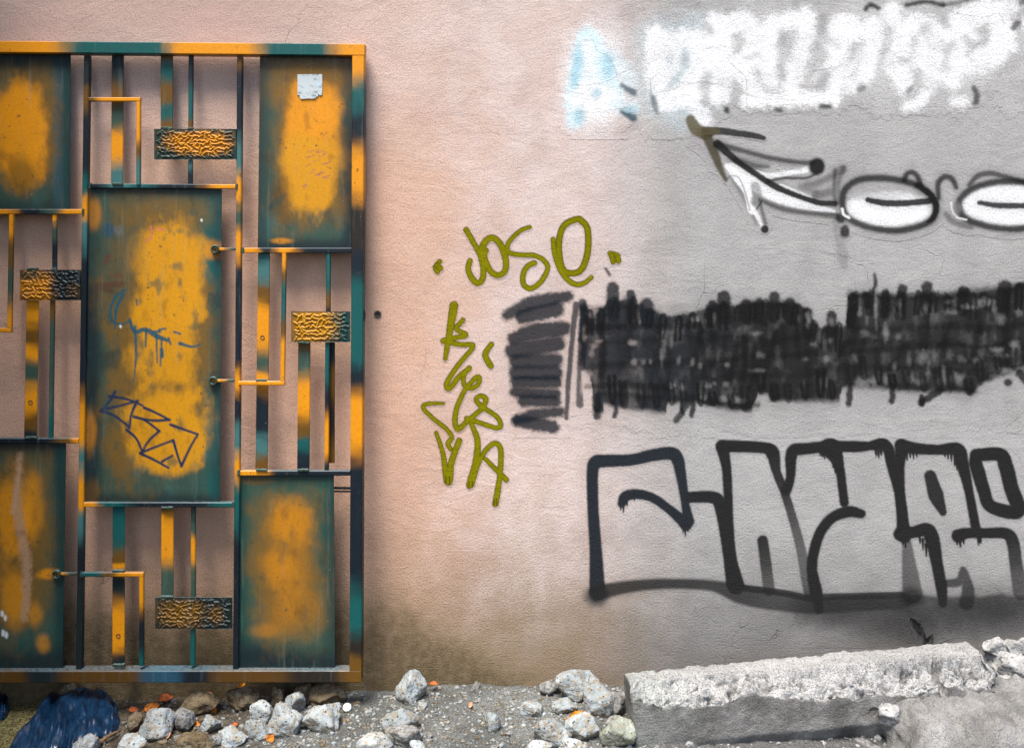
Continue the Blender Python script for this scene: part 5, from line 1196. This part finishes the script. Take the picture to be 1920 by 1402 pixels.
# bottle cap
cp = gp(651, 1330, .004); th = np.linspace(0, 2*math.pi, 42, endpoint=False)
rad = .0135*(1+.05*np.cos(th*21)); L = []
tiltm = np.array(Matrix.Rotation(.75, 3, 'X'))
for rr_, hh in ((1.0, 0), (.93, .005), (.85, .0062), (.55, .0058)): L.append(np.stack([rad*rr_*np.cos(th), rad*rr_*np.sin(th), np.full(42, hh)], -1)@tiltm.T+cp+np.array([0, 0, .006]))
V = np.vstack(L); F = [(k*42+i, k*42+(i+1) % 42, (k+1)*42+(i+1) % 42, (k+1)*42+i) for k in range(3) for i in range(42)]+[tuple(126+i for i in range(42)), tuple(range(41, -1, -1))]
put(mesh('bottle_cap', V, F, plain('pale_cap', (.48, .56, .52), .4, .15, 200, .5), origin=cp), 'small round pale bottle cap in the sand below the gate corner', 'bottle cap')

# ------------------------------------------------------------------ blue plastic bag
def bag_material():
    m = M('blue_plastic_film'); a = m.noise(22, 6, .6, dist=.5); b = m.noise(140, 4, .6)
    col = m.mix(m.rng(a, .35, .65), (.003, .016, .042), (.006, .032, .078))
    col = m.mix(m.rng(b, .70, .76, 0, .3), col, (.20, .19, .16))
    h = m.math('ADD', a, m.math('MULTIPLY', b, .15))
    return m.done(col, .30, m.bump(h, .16, .005), .5)
BAG = bag_material()
def bag(name, label, apex, rim, peak, seed, ny=46, nx=150):
    """a slumped bag: pleats run from the gathered neck to the spread rim"""
    ap = np.array([gp(*q) for q in apex]); rm = np.array([gp(*q) for q in rim])
    U = np.linspace(0, 1, nx); A = np.stack([np.interp(U, np.linspace(0, 1, len(ap)), ap[:, k]) for k in range(3)], -1); R = spline(rm.tolist(), k=12)
    R = np.stack([np.interp(U, np.linspace(0, 1, len(R)), R[:, k]) for k in range(3)], -1)
    V = []
    for j in range(ny):
        t = j/(ny-1); row = A*(1-t)+R*t
        row[:, 2] = ground_h(row[:, 0], row[:, 1])
        hump = peak*math.sin(math.pi*min(1, .16+.84*t))**.75*np.sin(np.pi*np.clip(U, .0, 1))**.45
        pl = (np.sin(U*46+12*fbm(U*7, t*2, seed, 2))*.5*sstep(.42, .6, U)+np.sin(U*20+2.5*t+9*fbm(U*5, t*2, seed+1, 2))*1.5*sstep(.62, .4, U)+fbm(U*14, t*2.4, seed+3, 3)*2.0)*.0105*(.35+.65*math.sin(math.pi*min(1, t*.9+.05)))
        cr = (fbm(U*9, t*5, seed+7, 4)*.045+np.abs(fbm(U*17, t*9, seed+5, 3))*.035)*t
        row[:, 2] += np.maximum(hump+pl+cr*np.sin(np.pi*U)**.5, -.004)+.003
        row[:, 0] += .006*fbm(U*20, t*6, seed+9, 2); V.append(row)
    V = np.vstack(V); n0 = len(V); lo = V.copy(); lo[:, 2] = ground_h(lo[:, 0], lo[:, 1])-.012
    F = grid_faces(ny, nx).tolist(); F += [[a+n0 for a in q[::-1]] for q in F]
    per = list(range(nx))+[i*nx+nx-1 for i in range(1, ny)]+[(ny-1)*nx+i for i in range(nx-2, -1, -1)]+[i*nx for i in range(ny-2, 0, -1)]
    F += [(per[(i+1) % len(per)], per[i], per[i]+n0, per[(i+1) % len(per)]+n0) for i in range(len(per))]
    V = np.vstack([V, lo]); org = V.mean(0)
    return put(mesh(name, V, F, BAG, origin=org, smooth=True), label, 'plastic bag')
bag('plastic_bag', 'crumpled dark blue plastic bag spread under the bottom rail of the gate', [(85, 1316), (150, 1308), (210, 1312)], [(10, 1416), (60, 1420), (110, 1412), (150, 1400), (212, 1378), (226, 1350)], .052, 3.3)
bag('plastic_scrap', 'small scrap of blue plastic at the left edge under the gate', [(-40, 1312), (-5, 1304), (12, 1306)], [(-50, 1350), (-10, 1354), (8, 1350), (18, 1330)], .03, 8.3, 20, 60)
